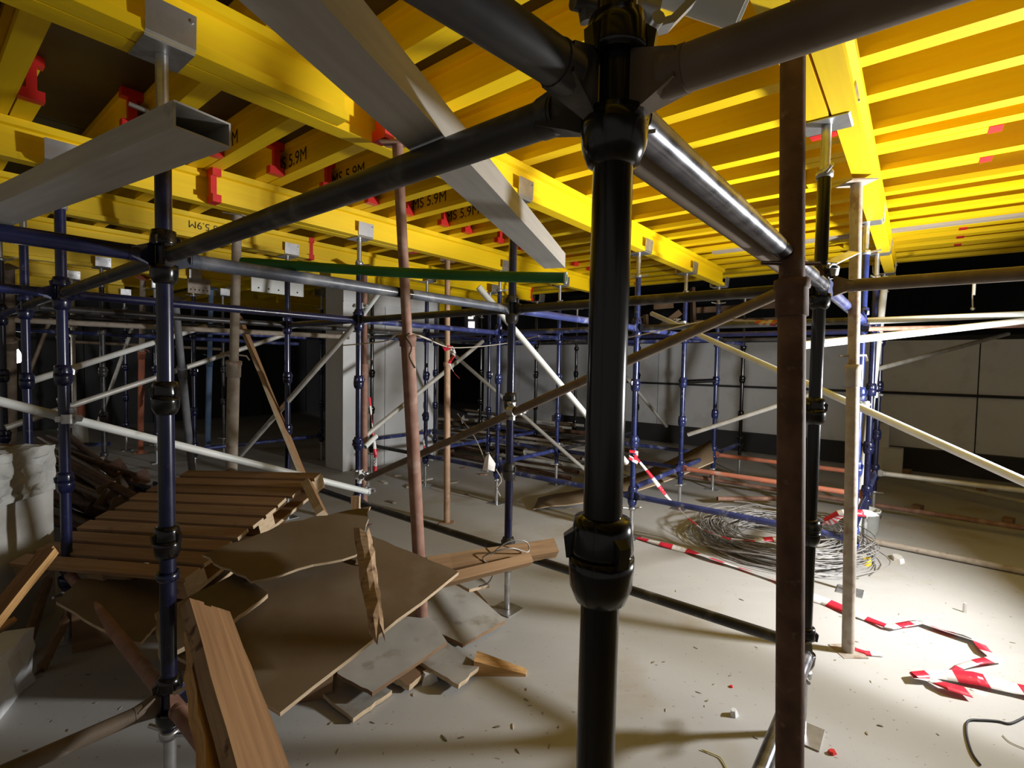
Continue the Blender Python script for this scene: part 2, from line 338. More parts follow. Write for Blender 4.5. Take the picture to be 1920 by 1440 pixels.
# ------------------------------------------------------------------ cup-lock posts
def lower_cup():
    return G().lathe([(0.0235, -0.062), (0.031, -0.058), (0.0385, -0.040), (0.0405, -0.018), (0.0405, 0.0), (0.036, 0.0), (0.034, -0.02), (0.024, -0.028)], 22)
def upper_cup():
    g = G().lathe([(0.0245, 0.0), (0.0385, -0.002), (0.0395, 0.006), (0.037, 0.028), (0.0345, 0.044), (0.0245, 0.047)], 24)
    for k in range(3):
        R = Matrix.Rotation(2.094 * k + 0.35, 3, 'Z')
        g.add([R @ Vector(q) for q in ((0.034, -0.009, -0.006), (0.044, -0.008, -0.006), (0.0475, -0.007, 0.020), (0.034, -0.009, 0.030),
                                       (0.034, 0.009, -0.006), (0.044, 0.008, -0.006), (0.0475, 0.007, 0.020), (0.034, 0.009, 0.030))],
              [(0, 1, 2, 3), (7, 6, 5, 4), (0, 4, 5, 1), (1, 5, 6, 2), (2, 6, 7, 3)])
    return g
def threaded(L, r=0.019, n=46):
    def f():
        P = [(0.0, 0)]
        for k in range(n): z = L * k / n; P += [(r, z), (r - 0.0022, z + L / n * 0.5)]
        P += [(r, L), (0.0, L)]
        return G().lathe(P, 12)
    return f
def wing_nut():
    g = G().lathe([(0.0, -0.028), (0.03, -0.028), (0.032, -0.008), (0.028, 0.0), (0.0, 0.0)], 14)
    for s in (-1, 1): g.tube((s * 0.026, 0, -0.014), (s * 0.085, 0.012 * s, -0.006), 0.0075, 8)
    return g
def u_head():          # long axis of the trough along x, lips at +-y
    g = G(); wd, ln, h, t = 0.092, 0.068, 0.115, 0.005
    prof = [(-wd - 0.006, h), (-wd - 0.001, h), (-wd + 0.005, 0.018), (-wd + 0.016, t), (wd - 0.016, t), (wd - 0.005, 0.018), (wd + 0.001, h), (wd + 0.006, h),
            (wd, 0.014), (wd - 0.014, 0.0), (-wd + 0.014, 0.0), (-wd, 0.014)]
    n = len(prof)
    vs = [(-ln, y, z) for y, z in prof] + [(ln, y, z) for y, z in prof]
    fs = [(k, (k + 1) % n, (k + 1) % n + n, k + n) for k in range(n)]
    quads = [(0, 1, 2, 11), (11, 2, 3, 10), (10, 3, 4, 9), (9, 4, 5, 8), (8, 5, 6, 7)]
    fs += [q for q in quads] + [tuple(i + n for i in q[::-1]) for q in quads]
    g.add(vs, fs)
    for s in (-1, 1): g.tube((0.055, s * (wd - 0.004), h - 0.022), (0.055, s * (wd + 0.010), h - 0.022), 0.006, 8)
    return g
ZT = 1.853
P00 = Vector((-0.011, 0.0, 0))
LOWZ = {}
def post(ij, ab, label, mat, empty=(0.86, 1.36), zlow=0.37, ztop=2.29, tilt=(0, 0), node=True, head=True, low=True, group=None, name='scaffold_post', cupm=None):
    o = thing(name, label, 'post', gp(ab[0], ab[1], 0), (tilt[0], tilt[1], RA), group)
    cm = cupm or mat
    part('tube', lambda: G().tube((0, 0, 0.27), (0, 0, ztop), 0.02415, 20, ri=0.021), mat, o, key=('tube', ztop))
    nodes = ([(zlow, 1)] if low else []) + [(z, 0) for z in empty] + ([(ZT, 1)] if node else [])
    for z, full in nodes:
        part('lower_cup', lower_cup, cm, o, key='lc', loc=(0, 0, z - (0.026 if full else 0)))
        part('upper_cup', upper_cup, cm, o, key='uc', loc=(0, 0, z + (0.040 if full else 0.002)), rot=(0, 0, random.random() * 6))
    bj = part('base_jack', threaded(0.36), galv, o, key='bj', loc=(0, 0, 0.006))
    part('jack_nut', wing_nut, galv, bj, key='wn', loc=(0, 0, 0.266), rot=(0, 0, random.random() * 3))
    part('base_plate', lambda: G().box((0, 0, 0.003), (0.15, 0.15, 0.006)), galv, o, key='bp')
    if head:
        hj = part('head_jack', threaded(ZP - ztop + 0.12, n=42), galv, o, key=('hj', ztop), loc=(0, 0, ztop - 0.125))
        part('jack_nut', wing_nut, galv, hj, key='wn', loc=(0, 0, 0.153), rot=(0, 0, random.random() * 3))
        part('fork_head', u_head, galv, hj, key='uh', loc=(0, 0, ZP - 0.006 - ztop + 0.125))
    return o
PN = {(0, 0): 'central black post', (1, 0): 'black post by pale prop', (0, 1): 'tall navy post', (1, 1): 'middle blue post', (0, 2): 'post by broken block',
      (0, 3): 'post right of lamp', (1, 2): 'post by pillar corner', (1, 3): 'post behind leaning board', (2, 1): 'tape-tied post', (2, 0): 'post behind pale prop',
      (2, 2): 'post with hanging rope', (2, 3): 'post on pillar face', (2, 4): 'slim dark pillar post', (3, 1): 'post under white brace end', (3, 2): 'post over pipe heap',
      (3, 3): 'post in dark gap', (3, 4): 'post at pillar edge', (4, 1): 'post by orange rail', (4, 2): 'dark post before wall', (4, 3): 'dark post by wall joint', (4, 4): 'dark gap post',
      (3, 0): 'post behind leaning pipe', (4, 0): 'second post behind leaning pipe', (5, 1): 'silhouetted wall post', (5, 2): 'thin wall post', (0, 4): 'edge navy post',
      (1, 5): 'shaded bay post', (1, 6): 'deep shaded post', (1, 7): 'farthest shaded post', (2, 5): 'post behind pillar corner'}
post((0, 0), (P00.dot(A), P00.dot(B)), 'thick glossy black post standing in the middle, closest of all posts', black_paint, empty=(0.86, 1.29), tilt=(0.006, 0.0), ztop=2.29)
post((1, 0), (AP[1], 0.02), 'glossy black post just behind the square rusty prop, dark ledgers meeting on top', black_paint, empty=(0.86, 1.36))
p01 = post((0, 1), (0.0, BP[1]), 'tall navy post between the pallet and the upright broken plank', navy, empty=(0.92, 1.40), cupm=black_paint)
part('spigot_collar', lambda: G().lathe([(0.0242, -0.02), (0.032, -0.012), (0.036, 0.012), (0.033, 0.012), (0.0242, -0.004)], 22), navy, p01, loc=(0, 0, 0.80))
post((1, 1), (AP[1], BP[1]), 'dark blue post on a jack beside the heap of timber offcuts', navy, empty=(0.87, 1.30), cupm=dark_dusty)
post((0, 2), (0.0, BP[2]), 'navy post right beside the broken concrete block, white pipe clamped on', navy, empty=(0.86, 1.43))
post((1, 2), (AP[1], BP[2]), 'blue post before the pillar corner, light pipe ending at its foot', navy, empty=(0.86, 1.36))
post((0, 3), (0.0, BP[3]), 'blue post right of the glowing lamp in the dark bay', navy, empty=(0.86, 1.36))
post((0, 4), (0.0, BP[4]), 'blue post at the very left edge beside the glowing lamp', navy, empty=(0.86, 1.36))
post((1, 3), (AP[1], BP[3]), 'blue post behind the tall leaning brown board', navy, empty=(0.86, 1.36))
post((2, 1), (AP[2], BP[1]), 'blue post with red and white tape knotted round it', mid_blue, empty=(0.86, 1.36))
post((2, 0), (AP[2], 0.0), 'blue post hidden behind the pale cement-spattered prop', mid_blue, empty=(0.86, 1.36))
post((2, 2), (AP[2], BP[2]), 'blue post with a rope tied at its low joint', mid_blue, empty=(0.86, 1.36))
post((2, 3), (AP[2], BP[3]), 'blue post standing before the lit pillar face', navy, empty=(0.86, 1.36))
post((2, 4), (AP[2], BP[4] - 0.07), 'slim dark post almost touching the lit pillar face', black_paint, empty=(0.86, 1.36), head=False)
post((3, 1), (AP[3], BP[1]), 'blue post where the long white brace ends', mid_blue, empty=(0.95, 1.36), zlow=0.44)
post((3, 2), (AP[3], BP[2]), 'blue post rising from the grey pipe heap', mid_blue, empty=(0.86, 1.36), zlow=0.44)
post((3, 3), (AP[3], BP[3]), 'dark blue post before the unlit gap beside the pillar', navy, empty=(0.86, 1.36), zlow=0.44)
post((3, 4), (AP[3], BP[4] - 0.07), 'blue post at the far edge of the pillar face', navy, empty=(0.86, 1.36), head=False)
post((4, 1), (AP[4], BP[1]), 'blue post where the orange rail begins', mid_blue, empty=(0.95, 1.36), zlow=0.46)
post((4, 2), (AP[4], BP[2]), 'dark post before the grey wall, left of the orange rail', navy, zlow=0.46)
post((4, 3), (AP[4], BP[3]), 'dark post before the second grey wall panel', black_paint, zlow=0.46)
post((4, 4), (AP[4], BP[4]), 'dark post in the unlit gap under the bright window', black_paint, zlow=0.46)
post((3, 0), (AP[3], 0.0), 'blue post behind the leaning pale pipe', navy, zlow=0.44)
post((4, 0), (AP[4], 0.0), 'farther dark post behind the leaning pale pipe', navy, zlow=0.46)
post((5, 1), (AP[5], BP[1]), 'black silhouetted post before the lit wall, right of the orange rail end', black_paint, zlow=0.46)
post((5, 2), (AP[5], BP[2]), 'thin black post before the lit wall behind the taped post', black_paint, zlow=0.46)
post((5, 3), (AP[5], BP[3]), 'thin black wall post seen right of the middle blue post', black_paint, zlow=0.46)
post((1, 5), (AP[1], BP[5]), 'dim blue post in the shaded bays beside the blue prop', navy)
post((1, 6), (AP[1], BP[6]), 'dim post deep in the shaded bays behind the tall navy post', navy)
post((1, 7), (AP[1], BP[7]), 'dimmest post at the back of the shaded bays', navy)
post((2, 5), (AP[2], BP[5]), 'dim post in the gap left of the pillar', navy)
for n, (a, b) in enumerate([(0.9, BP[5]), (0.9, BP[6]), (0.0, BP[5]), (2.7, BP[6]), (1.0, BP[7]), (2.6, BP[7] + 1)]):
    post(None, (a, b), 'dim galvanised post lost among the shaded left bays', (dark_dusty, dull_pipe, navy)[n % 3], group='posts in the unlit left bays', low=n % 2 == 0)
for n, ab_ in enumerate([(-1.8, BP[1]), (-1.8, BP[2]), (-1.8, BP[3]), (-1.8, 0), (0, -1.62), (1.8, -1.62), (AP[2], -1.62)]):
    post(None, ab_, f'{ORD[n]} outer post carrying the ledgers that leave the view', navy)

# ------------------------------------------------------------------ ledgers
def blade():
    g = G(); x0 = 0.026
    g.add([(x0, -0.006, -0.040), (x0, 0.006, -0.040), (x0, 0.006, 0.046), (x0, -0.006, 0.046),
           (0.050, -0.013, -0.030), (0.050, 0.013, -0.030), (0.050, 0.013, 0.034), (0.050, -0.013, 0.034),
           (0.092, -0.023, -0.016), (0.092, 0.023, -0.016), (0.092, 0.023, 0.016), (0.092, -0.023, 0.016)],
          [(0, 3, 2, 1), (0, 1, 5, 4), (1, 2, 6, 5), (2, 3, 7, 6), (3, 0, 4, 7), (4, 5, 9, 8), (5, 6, 10, 9), (6, 7, 11, 10), (7, 4, 8, 11)])
    g.tube((0.075, 0, 0), (0.098, 0, 0), 0.0255, 16)
    return g
def ledger(p, q, label, mat, group=None, blades=True, name='ledger'):
    p, q = Vector(p), Vector(q); d = q - p; L = d.length
    o = thing(name, label, 'ledger', p, (0, -math.asin(max(-1, min(1, d.z / L))), math.atan2(d.y, d.x)), group)
    part('tube', lambda: G().tube((0.07, 0, 0), (L - 0.07, 0, 0), 0.02415, 20), mat, o, key=('led', round(L, 3)))
    if blades:
        part('end_blade', blade, mat, o, key='bl'); part('end_blade', blade, mat, o, key='bl', loc=(L, 0, 0), rot=(0, 0, math.pi))
    return o
def gridpt(i, j, z):
    if (i, j) == (-1, 0): return gp(0, 0, z) + P00 - A * 1.79 - B * -0.205
    a = AP[i] if i >= 0 else -1.8; b = BP[j] if j >= 0 else -1.62
    return gp(a, b, z) + (P00 if (i, j) == (0, 0) else Vector())
TOP = [((0, 0), (0, 1), dark_dusty, 'thick black top ledger from the central black post to the tall navy post'),
       ((0, 0), (1, 0), gloss_steel, 'shiny grey top ledger from the central black post to the black post behind'),
       ((-1, 0), (0, 0), dark_dusty, 'scuffed black top ledger coming down into the central post from overhead'),
       ((0, -1), (0, 0), brown_pipe, 'thick brown top ledger leaving the central post towards the upper corner'),
       ((0, 1), (1, 1), navy_dusty, 'dusty blue top ledger from the tall navy post to the middle blue post'),
       ((0, 1), (0, 2), dark_dusty, 'grey top ledger from the tall navy post to the post by the broken block'),
       ((-1, 1), (0, 1), navy, 'blue top ledger entering from the side under the hollow aluminium beam'),
       ((0, 2), (0, 3), dark_dusty, 'grey top ledger between the broken block post and the lamp post'),
       ((-1, 2), (0, 2), navy_dusty, 'pale blue top ledger entering beside the broken block post'),
       ((0, 2), (1, 2), navy, 'dark blue top ledger from the broken block post to the pillar corner post'),
       ((1, 0), (1, 1), dark_dusty, 'black top ledger between the middle blue post and the black post by the prop'),
       ((1, -1), (1, 0), brown_pipe, 'brown top ledger from the pale prop out over the dark wall'),
       ((1, 0), (2, 0), navy_dusty, 'short bright blue top ledger just behind the pale prop'),
       ((1, 1), (1, 2), dark_dusty, 'black top ledger from the middle blue post to the pillar corner post'),
       ((1, 1), (2, 1), navy_dusty, 'bright blue top ledger from the middle blue post to the tape-tied post')]
grey_blue = M('dusty_grey_blue_paint', (0.05, 0.06, 0.085), (0.10, 0.115, 0.15), 7, 0.4, bump=0.05, c3=(0.24, 0.24, 0.245), s3=11, t3=(0.5, 0.72), coat=0.2, rr=0.1)
for a_, b_, m_, l_ in TOP:
    mid = (a_, b_) in (((0, 0), (1, 0)), ((0, 1), (1, 1)))
    lo = ledger(gridpt(*a_, ZT), gridpt(*b_, ZT), l_, grey_blue if (a_, b_) == ((0, 1), (1, 1)) else m_)
    if mid: part('sleeve', lambda: G().tube((0.93, 0, 0), (1.02, 0, 0), 0.0249, 20), black_paint, lo, key='slv', label='black unpainted band')
mats_far = [navy_dusty, navy, dark_dusty, navy_dusty]
done = {frozenset((a_, b_)) for a_, b_, _, _ in TOP}
n_ = 0
def okp(i, j): return (i, j) in PN
for (i, j) in list(PN):
    for (i2, j2) in ((i + 1, j), (i, j + 1)):
        if not okp(i2, j2) or (j2 > 4 and i > 1): continue
        m_ = mats_far[n_ % 4]; n_ += 1
        if frozenset(((i, j), (i2, j2))) not in done and i < 5:
            ledger(gridpt(i, j, ZT), gridpt(i2, j2, ZT), f'top ledger joining the {PN[(i, j)]} and the {PN[(i2, j2)]}', m_)
        zl = 0.37 if max(i, i2) < 3 else 0.44
        lm = m_; ll = f'low ledger joining the {PN[(i, j)]} and the {PN[(i2, j2)]}'
        key = ((i, j), (i2, j2))
        if key == ((0, 0), (0, 1)): lm, ll = red_rust, 'rusty low ledger sloping behind the broken plank to the navy post foot'
        if key == ((0, 0), (1, 0)): lm, ll = gloss_steel, 'grey low pipe beside the foot of the square rusty prop'
        if key == ((0, 1), (0, 2)): lm, ll = red_rust, 'brown low ledger under the film-faced sheet left of the navy post'
        if key in (((1, 0), (1, 1)), ((1, 1), (1, 2))): lm, ll = dark_dusty, ll
        if key in (((2, 0), (2, 1)), ((2, 1), (2, 2)), ((3, 1), (2, 1)), ((2, 1), (3, 1)), ((2, 2), (3, 2)), ((2, 3), (3, 3))): lm = navy_dusty
        if key in (((4, 0), (4, 1)),): lm, ll = orange_rust, 'orange low rail from the wall post towards the pale prop'
        if key in (((3, 0), (3, 1)),): lm, ll = orange_rust, 'second orange low rail, nearer, behind the square rusty prop'
        if i >= 5 or key in (((0, 2), (1, 2)), ((0, 3), (1, 3)), ((1, 0), (2, 0)), ((1, 2), (2, 2)), ((1, 3), (2, 3)), ((1, 1), (2, 1))): continue
        ledger(gridpt(i, j, zl), gridpt(i2, j2, zl), ll, lm)
ledger(gridpt(-1, 1, 0.37), gridpt(0, 1, 0.37), 'mouldy brown low ledger leaving the navy post foot towards the corner', brown_pipe)
ledger(gridpt(3, 1, 1.36), gridpt(4, 1, 1.36), 'short black mid-height ledger between two blue posts before the wall', black_paint)
ledger(gp(AP[4], 0.0, 0.46), gp(AP[4], -1.9, 0.46), 'grey low rail running right past the white blocks', dull_pipe)

# ------------------------------------------------------------------ braces and couplers
def coupler_g(R=None):
    g = G()
    for k, ax in enumerate((Vector((0, 0, 1)), Vector((1, 0, 0)))):
        c = Vector((0, 0.03 * (1 if k else -1), 0))
        g.tube(c - ax * 0.024, c + ax * 0.024, 0.031, 14, ri=0.0255)
        y = Vector((0, 1, 0)); x = ax.cross(y)
        s = -1 if k else 1
        g.box(c + x * 0.036, (0.03 if abs(x.x) > .5 else 0.03, 0.026, 0.03)); g.box(c - x * 0.038, (0.034, 0.02, 0.034))
        g.tube(c + x * 0.046 - y * 0.03, c + x * 0.046 + y * 0.038, 0.0065, 8)
        g.tube(c + x * 0.046 + y * 0.022, c + x * 0.046 + y * 0.034, 0.012, 6)
    return g
def coupler(loc, label, rz=0.0, rx=0.0, mat=None):
    o = thing('pipe_coupler', label, 'coupler', loc, (rx, 0, rz))
    part('clamp_body', coupler_g, mat or galv, o, key='coupler')
    part('bolt', lambda: G().tube((0.05, -0.07, 0), (0.05, 0.02, 0), 0.007, 8).tube((0.05, -0.062, 0), (0.05, -0.048, 0), 0.0125, 6), mat or galv, o, key='cbolt')
    return o
def brace(p, q, label, mat, r=0.02415, name='brace_pipe', cat='brace'):
    p, q = Vector(p), Vector(q); d = q - p; L = d.length
    o = thing(name, label, cat, p, (0, -math.asin(d.z / L), math.atan2(d.y, d.x)))
    part('tube', lambda: G().tube((0, 0, 0), (L, 0, 0), r, 20, ri=r - 0.0035), mat, o)
    return o
nA, nB = A, B
pl = lambda u, v, a=None, b=None: onplane(u, v, gp(a or 0, b or 0), A if a is not None else B)
q0 = pl(688, 897, a=AP[1] - 0.055); q1 = pl(1432, 562, a=AP[1] - 0.055)
brace(q0, q1 + (q1 - q0) * 0.03, 'long brown brace pipe rising from the pillar corner post past the central post', brown_pipe)
coupler(pl(966, 770, a=AP[1] - 0.03), 'shiny clamp fixing the long brown brace to the middle blue post', RB)
coupler(pl(680, 892, a=AP[1] - 0.03), 'clamp at the foot of the pillar corner post on the long brown brace', RB)
q0, q1 = ond(-60, 738, 2.45), ond(688, 922, 4.10)
brace(q0, q1, 'thick pale pipe slanting down across the navy posts to the pillar corner post', pale_pipe)
coupler(ond(130, 784, 2.66), 'clamp holding the thick pale pipe to the post by the broken block', 0.6)
coupler(ond(690, 918, 4.16), 'shiny clamp on the light blue end of the slanting pale pipe', 0.3)
brace(ond(60, 714, 3.6), ond(385, 612, 5.4), 'light grey brace pipe, upper of two rising through the dark bays', pale_pipe)
brace(ond(10, 802, 3.9), ond(532, 628, 5.8), 'light grey brace pipe, lower of two rising through the dark bays', dull_pipe)
brace(ond(452, 853, 5.3), ond(668, 606, 4.2), 'pale brace rising steeply to the post by the pillar corner', dull_pipe)
brace(ond(668, 606, 4.27), ond(712, 545, 4.0), 'short tilted timber brace above the pillar corner post', pale_pipe)
coupler(ond(674, 574, 4.12), 'clamp above the top joint of the pillar corner post', 0.4)
brace(ond(663, 835, 4.7), ond(905, 640, 6.3), 'grey brace climbing across the lit pillar face', dull_pipe)
brace(ond(684, 838, 4.6), ond(705, 818, 4.75), 'short pale pipe stub clamped low on the pillar corner post', pale_pipe)
brace(ond(818, 636, 6.9), ond(1110, 893, 6.0), 'long pale brace dropping from the dark gap over the pipe heap', dull_pipe)
coupler(ond(1043, 833, 6.35), 'clamp joining the long pale brace to the post over the pipe heap', 0.9)
brace(ond(897, 538, 3.7), ond(1175, 868, 4.25), 'pale brace with an open upper end beside the middle blue post', pale_pipe)
q0, q1 = ond(1222, 588, 5.25), ond(1612, 764, 3.30)
brace(q0, q1 + (q1 - q0) * 0.9, 'long white brace pipe falling to the right edge past the pale prop', pale_pipe)
coupler(ond(1276, 607, 4.98), 'clamp at the upper end of the long white brace', 0.9)
coupler(ond(1610, 758, 3.36), 'clamp on the long white brace behind the pale prop', 0.9)
brace(ond(1640, 693, 5.0), ond(1890, 626, 6.4), 'dim grey brace rising before the dark wall', dull_pipe)
brace(ond(1290, 815, 5.8), ond(1530, 737, 5.0), 'pale grey brace low between the wall post and rusty prop', dull_pipe)
brace(ond(1160, 690, 7.4), ond(1250, 800, 7.9), 'thin dim brace falling across the lit wall', dull_pipe)
q0 = onz(1604, 1012, 0.0); q1 = ond(1660, 520, 5.0)
brace(q0, q1, 'pale green-white pipe leaning behind the prop with torn tape', pale_pipe, 0.031)
coupler(ond(1634, 740, 4.55), 'clamp with wing bolt on the leaning pale pipe', 0.5)
brace(ond(1500, 648, 2.9), ond(1990, 594, 4.0), 'bright white pipe running behind the pale prop to the right edge', pale_pipe)
brace(ond(1605, 603, 3.55), ond(1990, 586, 3.9), 'upper white pipe stained yellow over the dark wall', pale_pipe)
brace(ond(1625, 617, 3.7), ond(1990, 609, 4.3), 'thin pinkish pipe between two white pipes over the wall', red_rust, r=0.017)
brace(gp(0.07, 0.062, 1.866) + P00, gp(1.9, 0.062, 1.866) + P00 * 0.3, 'taupe pipe lying just behind the shiny grey top ledger', M('taupe_pipe', (0.20, 0.155, 0.115), (0.26, 0.205, 0.16), 5, 0.6), 0.024)
for (u0, v0, u1, v1, d0, d1, m_, lb) in (
        (30, 600, 655, 632, 4.3, 5.4, pale_prop, 'tan horizontal pipe spanning the dark bays behind the navy posts'),
        (15, 617, 560, 645, 5.6, 6.9, navy_dusty, 'blue horizontal pipe deep in the dark bays under the tan pipe'),
        (20, 588, 420, 612, 5.0, 6.4, dark_dusty, 'black horizontal pipe deep in the dark bays above the tan pipe'),
        (120, 640, 420, 655, 7.5, 8.2, brown_pipe, 'dim brown pipe lowest of the horizontals in the dark bays'),
        (20, 842, 205, 832, 5.2, 6.4, navy_dusty, 'blue low pipe behind the rough concrete block'),
        (395, 838, 470, 832, 6.8, 6.6, navy_dusty, 'short blue low pipe behind the pale brown prop'),
        (185, 790, 250, 610, 7.2, 7.4, dull_pipe, 'thin tilted pipe rising in the dark bays left of the orange prop'),
        (55, 700, 110, 560, 7.0, 7.2, brown_pipe, 'dim tilted pipe behind the two leftmost navy posts')):
    brace(ond(u0, v0, d0), ond(u1, v1, d1), lb, m_)
# clamp and pipe stub on top of the central post
c0 = ond(1175, 8, 0.66)
brace(ond(1090, -75, 0.74), ond(1392, 22, 0.69), 'short white pipe stub clamped above the central black post', pale_pipe)
co = thing('pipe_coupler', 'big shiny clamp gripping the white pipe stub over the central post', 'coupler', ond(1212, 2, 0.66), (0, 0, 0.15))
part('clamp_body', lambda: G().tube((-0.035, 0.03, 0.006), (0.02, 0.03, -0.004), 0.033, 18, ri=0.026).box((-0.04, 0.01, -0.03), (0.05, 0.06, 0.03)), galv, co)
part('clamp_flap', lambda: G().add([(0.0, -0.012, -0.034), (0.0, 0.012, -0.034), (0.03, 0.012, -0.022), (0.03, -0.012, -0.022), (0.062, -0.012, 0.012), (0.062, 0.012, 0.012),
                                    (0.004, -0.012, -0.042), (0.004, 0.012, -0.042), (0.036, -0.012, -0.030), (0.036, 0.012, -0.030), (0.069, -0.012, 0.006), (0.069, 0.012, 0.006)],
                                   [(0, 1, 2, 3), (3, 2, 5, 4), (6, 8, 9, 7), (8, 10, 11, 9), (0, 3, 8, 6), (3, 4, 10, 8), (1, 7, 9, 2), (2, 9, 11, 5), (0, 6, 7, 1), (4, 5, 11, 10)]), galv, co)
part('rivet', lambda: G().tube((0.008, -0.022, -0.034), (0.008, 0.02, -0.034), 0.009, 12), galv, co)
part('wing_bolt', lambda: G().tube((-0.05, 0.0, -0.02), (-0.105, -0.02, -0.028), 0.009, 10).tube((-0.085, -0.012, -0.045), (-0.095, -0.016, -0.005), 0.008, 8), dark_dusty, co)
# angled steel clamp by the right black post
an = ond(1600, 480, 1.95)
st = thing('steel_channel', 'short steel channel stuck out beside the black post top', 'channel', ond(1560, 492, 1.98), (0.3, -0.35, 0.55))
part('web', lambda: G().box((0.09, 0, 0), (0.19, 0.045, 0.004)).box((0.09, 0.022, -0.012), (0.19, 0.004, 0.026)), galv, st)
part('clamp_ring', lambda: G().tube((0.01, 0, -0.05), (0.01, 0, -0.02), 0.026, 14, ri=0.02).tube((-0.03, 0.0, -0.01), (0.05, 0.0, -0.01), 0.008, 8), galv, st)

# ------------------------------------------------------------------ steel props
def prop(base, top, label, mat, ro=0.030, ri=0.024, split=0.5, group=None, plate=True, pin=True, inmat=None, collar=1.0, square=0):
    base, top = Vector(base), Vector(top); d = top - base; L = d.length; n = d / L
    o = thing('steel_prop', label, 'prop', base, None, group)
    o.rotation_euler = Z.rotation_difference(n).to_euler()
    seg = square or 20
    rot = Matrix.Rotation(math.pi / 4, 3, 'Z')
    part('outer_tube', lambda: G().tube((0, 0, 0.006), (0, 0, L * split), ro, seg), mat, o)
    part('inner_tube', lambda: G().tube((0, 0, L * split), (0, 0, L - 0.006), ri, seg), inmat or mat, o)
    part('collar', lambda: G().lathe([(ro, -0.10 * collar), (ro * 1.18, -0.10 * collar), (ro * 1.18, -0.015), (ro * 1.3, -0.012), (ro * 1.3, 0.012), (ri, 0.014)], seg, (0, 0, L * split)), mat, o)
    if pin: part('pin', lambda: G().path([(-ro * 2.4, 0, L * split + 0.06), (ro * 2.2, 0, L * split + 0.06), (ro * 2.6, 0.01, L * split + 0.03)], 0.006, 6), mat, o)
    if plate:
        part('base_plate', lambda: G().box((0, 0, 0.003), (0.13, 0.13, 0.006)), mat, o)
        part('head_plate', lambda: G().box((0, 0, L - 0.003), (0.13, 0.13, 0.006)), mat, o)
    return o
b_ = ond(1491, 1440, 1.36); b_.z = 0.0
t_ = ond(1487, 0, 1.42); tt = b_ + (t_ - b_) * ((2.69 - 0) / t_.z)
prop(b_, tt, 'big square dark rusty prop standing before the black post', rust, 0.0355, 0.0325, 0.655, collar=0.9)
prop(onz(1590, 1222, 0), ond(1606, 342, 2.55), 'pale cement-spattered prop with torn red tape tied on', pale_prop, 0.030, 0.027, 0.62)
prop(onz(793, 1190, 0.0), ond(745, 268, 2.2), 'leaning red-brown prop rising from behind the plywood heap', red_rust, 0.033, 0.0235, 0.66, pin=False, collar=0.4)
prop(onz(838, 980, 0), ond(839, 488, 4.9), 'slim straight tan prop behind the leaning red-brown prop', M('tan_prop', (0.40, 0.25, 0.15), (0.50, 0.33, 0.21), 14, 0.7, bump=0.1, c3=(0.3, 0.17, 0.11), s3=12), 0.030, 0.026, 0.6, pin=False, collar=0.3)
prop(onz(430, 1046, 0), onz(445, 402, 2.495), 'pale brown prop with holed collar beside the tall leaning board', pale_prop, 0.040, 0.030, 0.6)
prop(onz(365, 930, 0), ond(328, 560, 4.4), 'grey tilted prop just right of the tall navy post', M('grey_prop', (0.13, 0.14, 0.16), (0.2, 0.2, 0.21), 8, 0.6), 0.034, 0.03, 0.7, pin=False)
prop(onz(263, 850, 0), ond(268, 520, 6.6), 'orange-bottomed prop in the dark bays', orange_rust, 0.040, 0.034, 0.62, inmat=pale_prop)
prop(onz(389, 850, 0), ond(396, 540, 7.0), 'blue painted prop in the dark bays', M('blue_prop', (0.10, 0.19, 0.36), (0.17, 0.24, 0.36), 8, 0.6), 0.040, 0.032, 0.6)
prop(onz(432, 845, 0), ond(436, 540, 6.9), 'second slim grey prop almost hidden by the pale brown prop', dull_pipe, 0.026, 0.02, 0.6)
tp = prop(onz(152, 905, 0), ond(152, 752, 6.1), 'short orange tube wearing a shiny white sleeve', orange_rust, 0.045, 0.04, 0.75, plate=False, pin=False)
part('sleeve', lambda: G().tube((0, 0, 0.48), (0, 0, 0.72), 0.075, 18, r2=0.060), pale_pipe, tp)
prop(onz(683, 985, 0), ond(684, 500, 5.0), 'rusty prop hidden behind the pillar corner post', red_rust, 0.030, 0.024, 0.6)
prop(onz(20, 900, 0), ond(15, 500, 5.0), 'dark brown prop under the glowing lamp', brown_pipe, 0.06, 0.05, 0.7)

# ------------------------------------------------------------------ loose overhead beams and pipes
def box_beam(p, q, wd, ht, t, label):
    p, q = Vector(p), Vector(q); d = q - p; L = d.length
    o = thing('aluminium_beam', label, 'beam', p, (0, -math.asin(d.z / L), math.atan2(d.y, d.x)))
    for nm, c, sz in (('bottom_flange', (L / 2, 0, t / 2), (L, wd, t)), ('top_flange', (L / 2, 0, ht - t / 2), (L, wd, t)),
                      ('side_wall', (L / 2, wd / 2 - t / 2, ht / 2), (L, t, ht - 2 * t)), ('side_wall', (L / 2, -wd / 2 + t / 2, ht / 2), (L, t, ht - 2 * t))):
        part(nm, (lambda c=c, sz=sz: G().box(c, sz)), alu, o)
    return o
e1 = onz(1040, 503, 1.879); hd = Vector((0.274, 0.962, 0)); hd.normalize()
box_beam(e1 - hd * 3.4, e1, 0.078, 0.052, 0.003, 'long scratched aluminium box beam lying over the top ledgers')
e2 = onz(382, 259, 1.880); hd2 = Vector((-0.862, 0.507, 0)); hd2.normalize()
box_beam(e2 + hd2 * 2.6, e2, 0.088, 0.041, 0.003, 'aluminium box beam with an open hollow end before the navy post')
gpath = [ond(455 + (1061 - 455) * t, 491 + 24 * t + 9 * math.sin(t * 2.4), 2.02 + (1.72 - 2.02) * t) for t in [k / 14 for k in range(15)]]
def gpipe():
    g = G(); g.path(gpath, 0.019, 16); return g
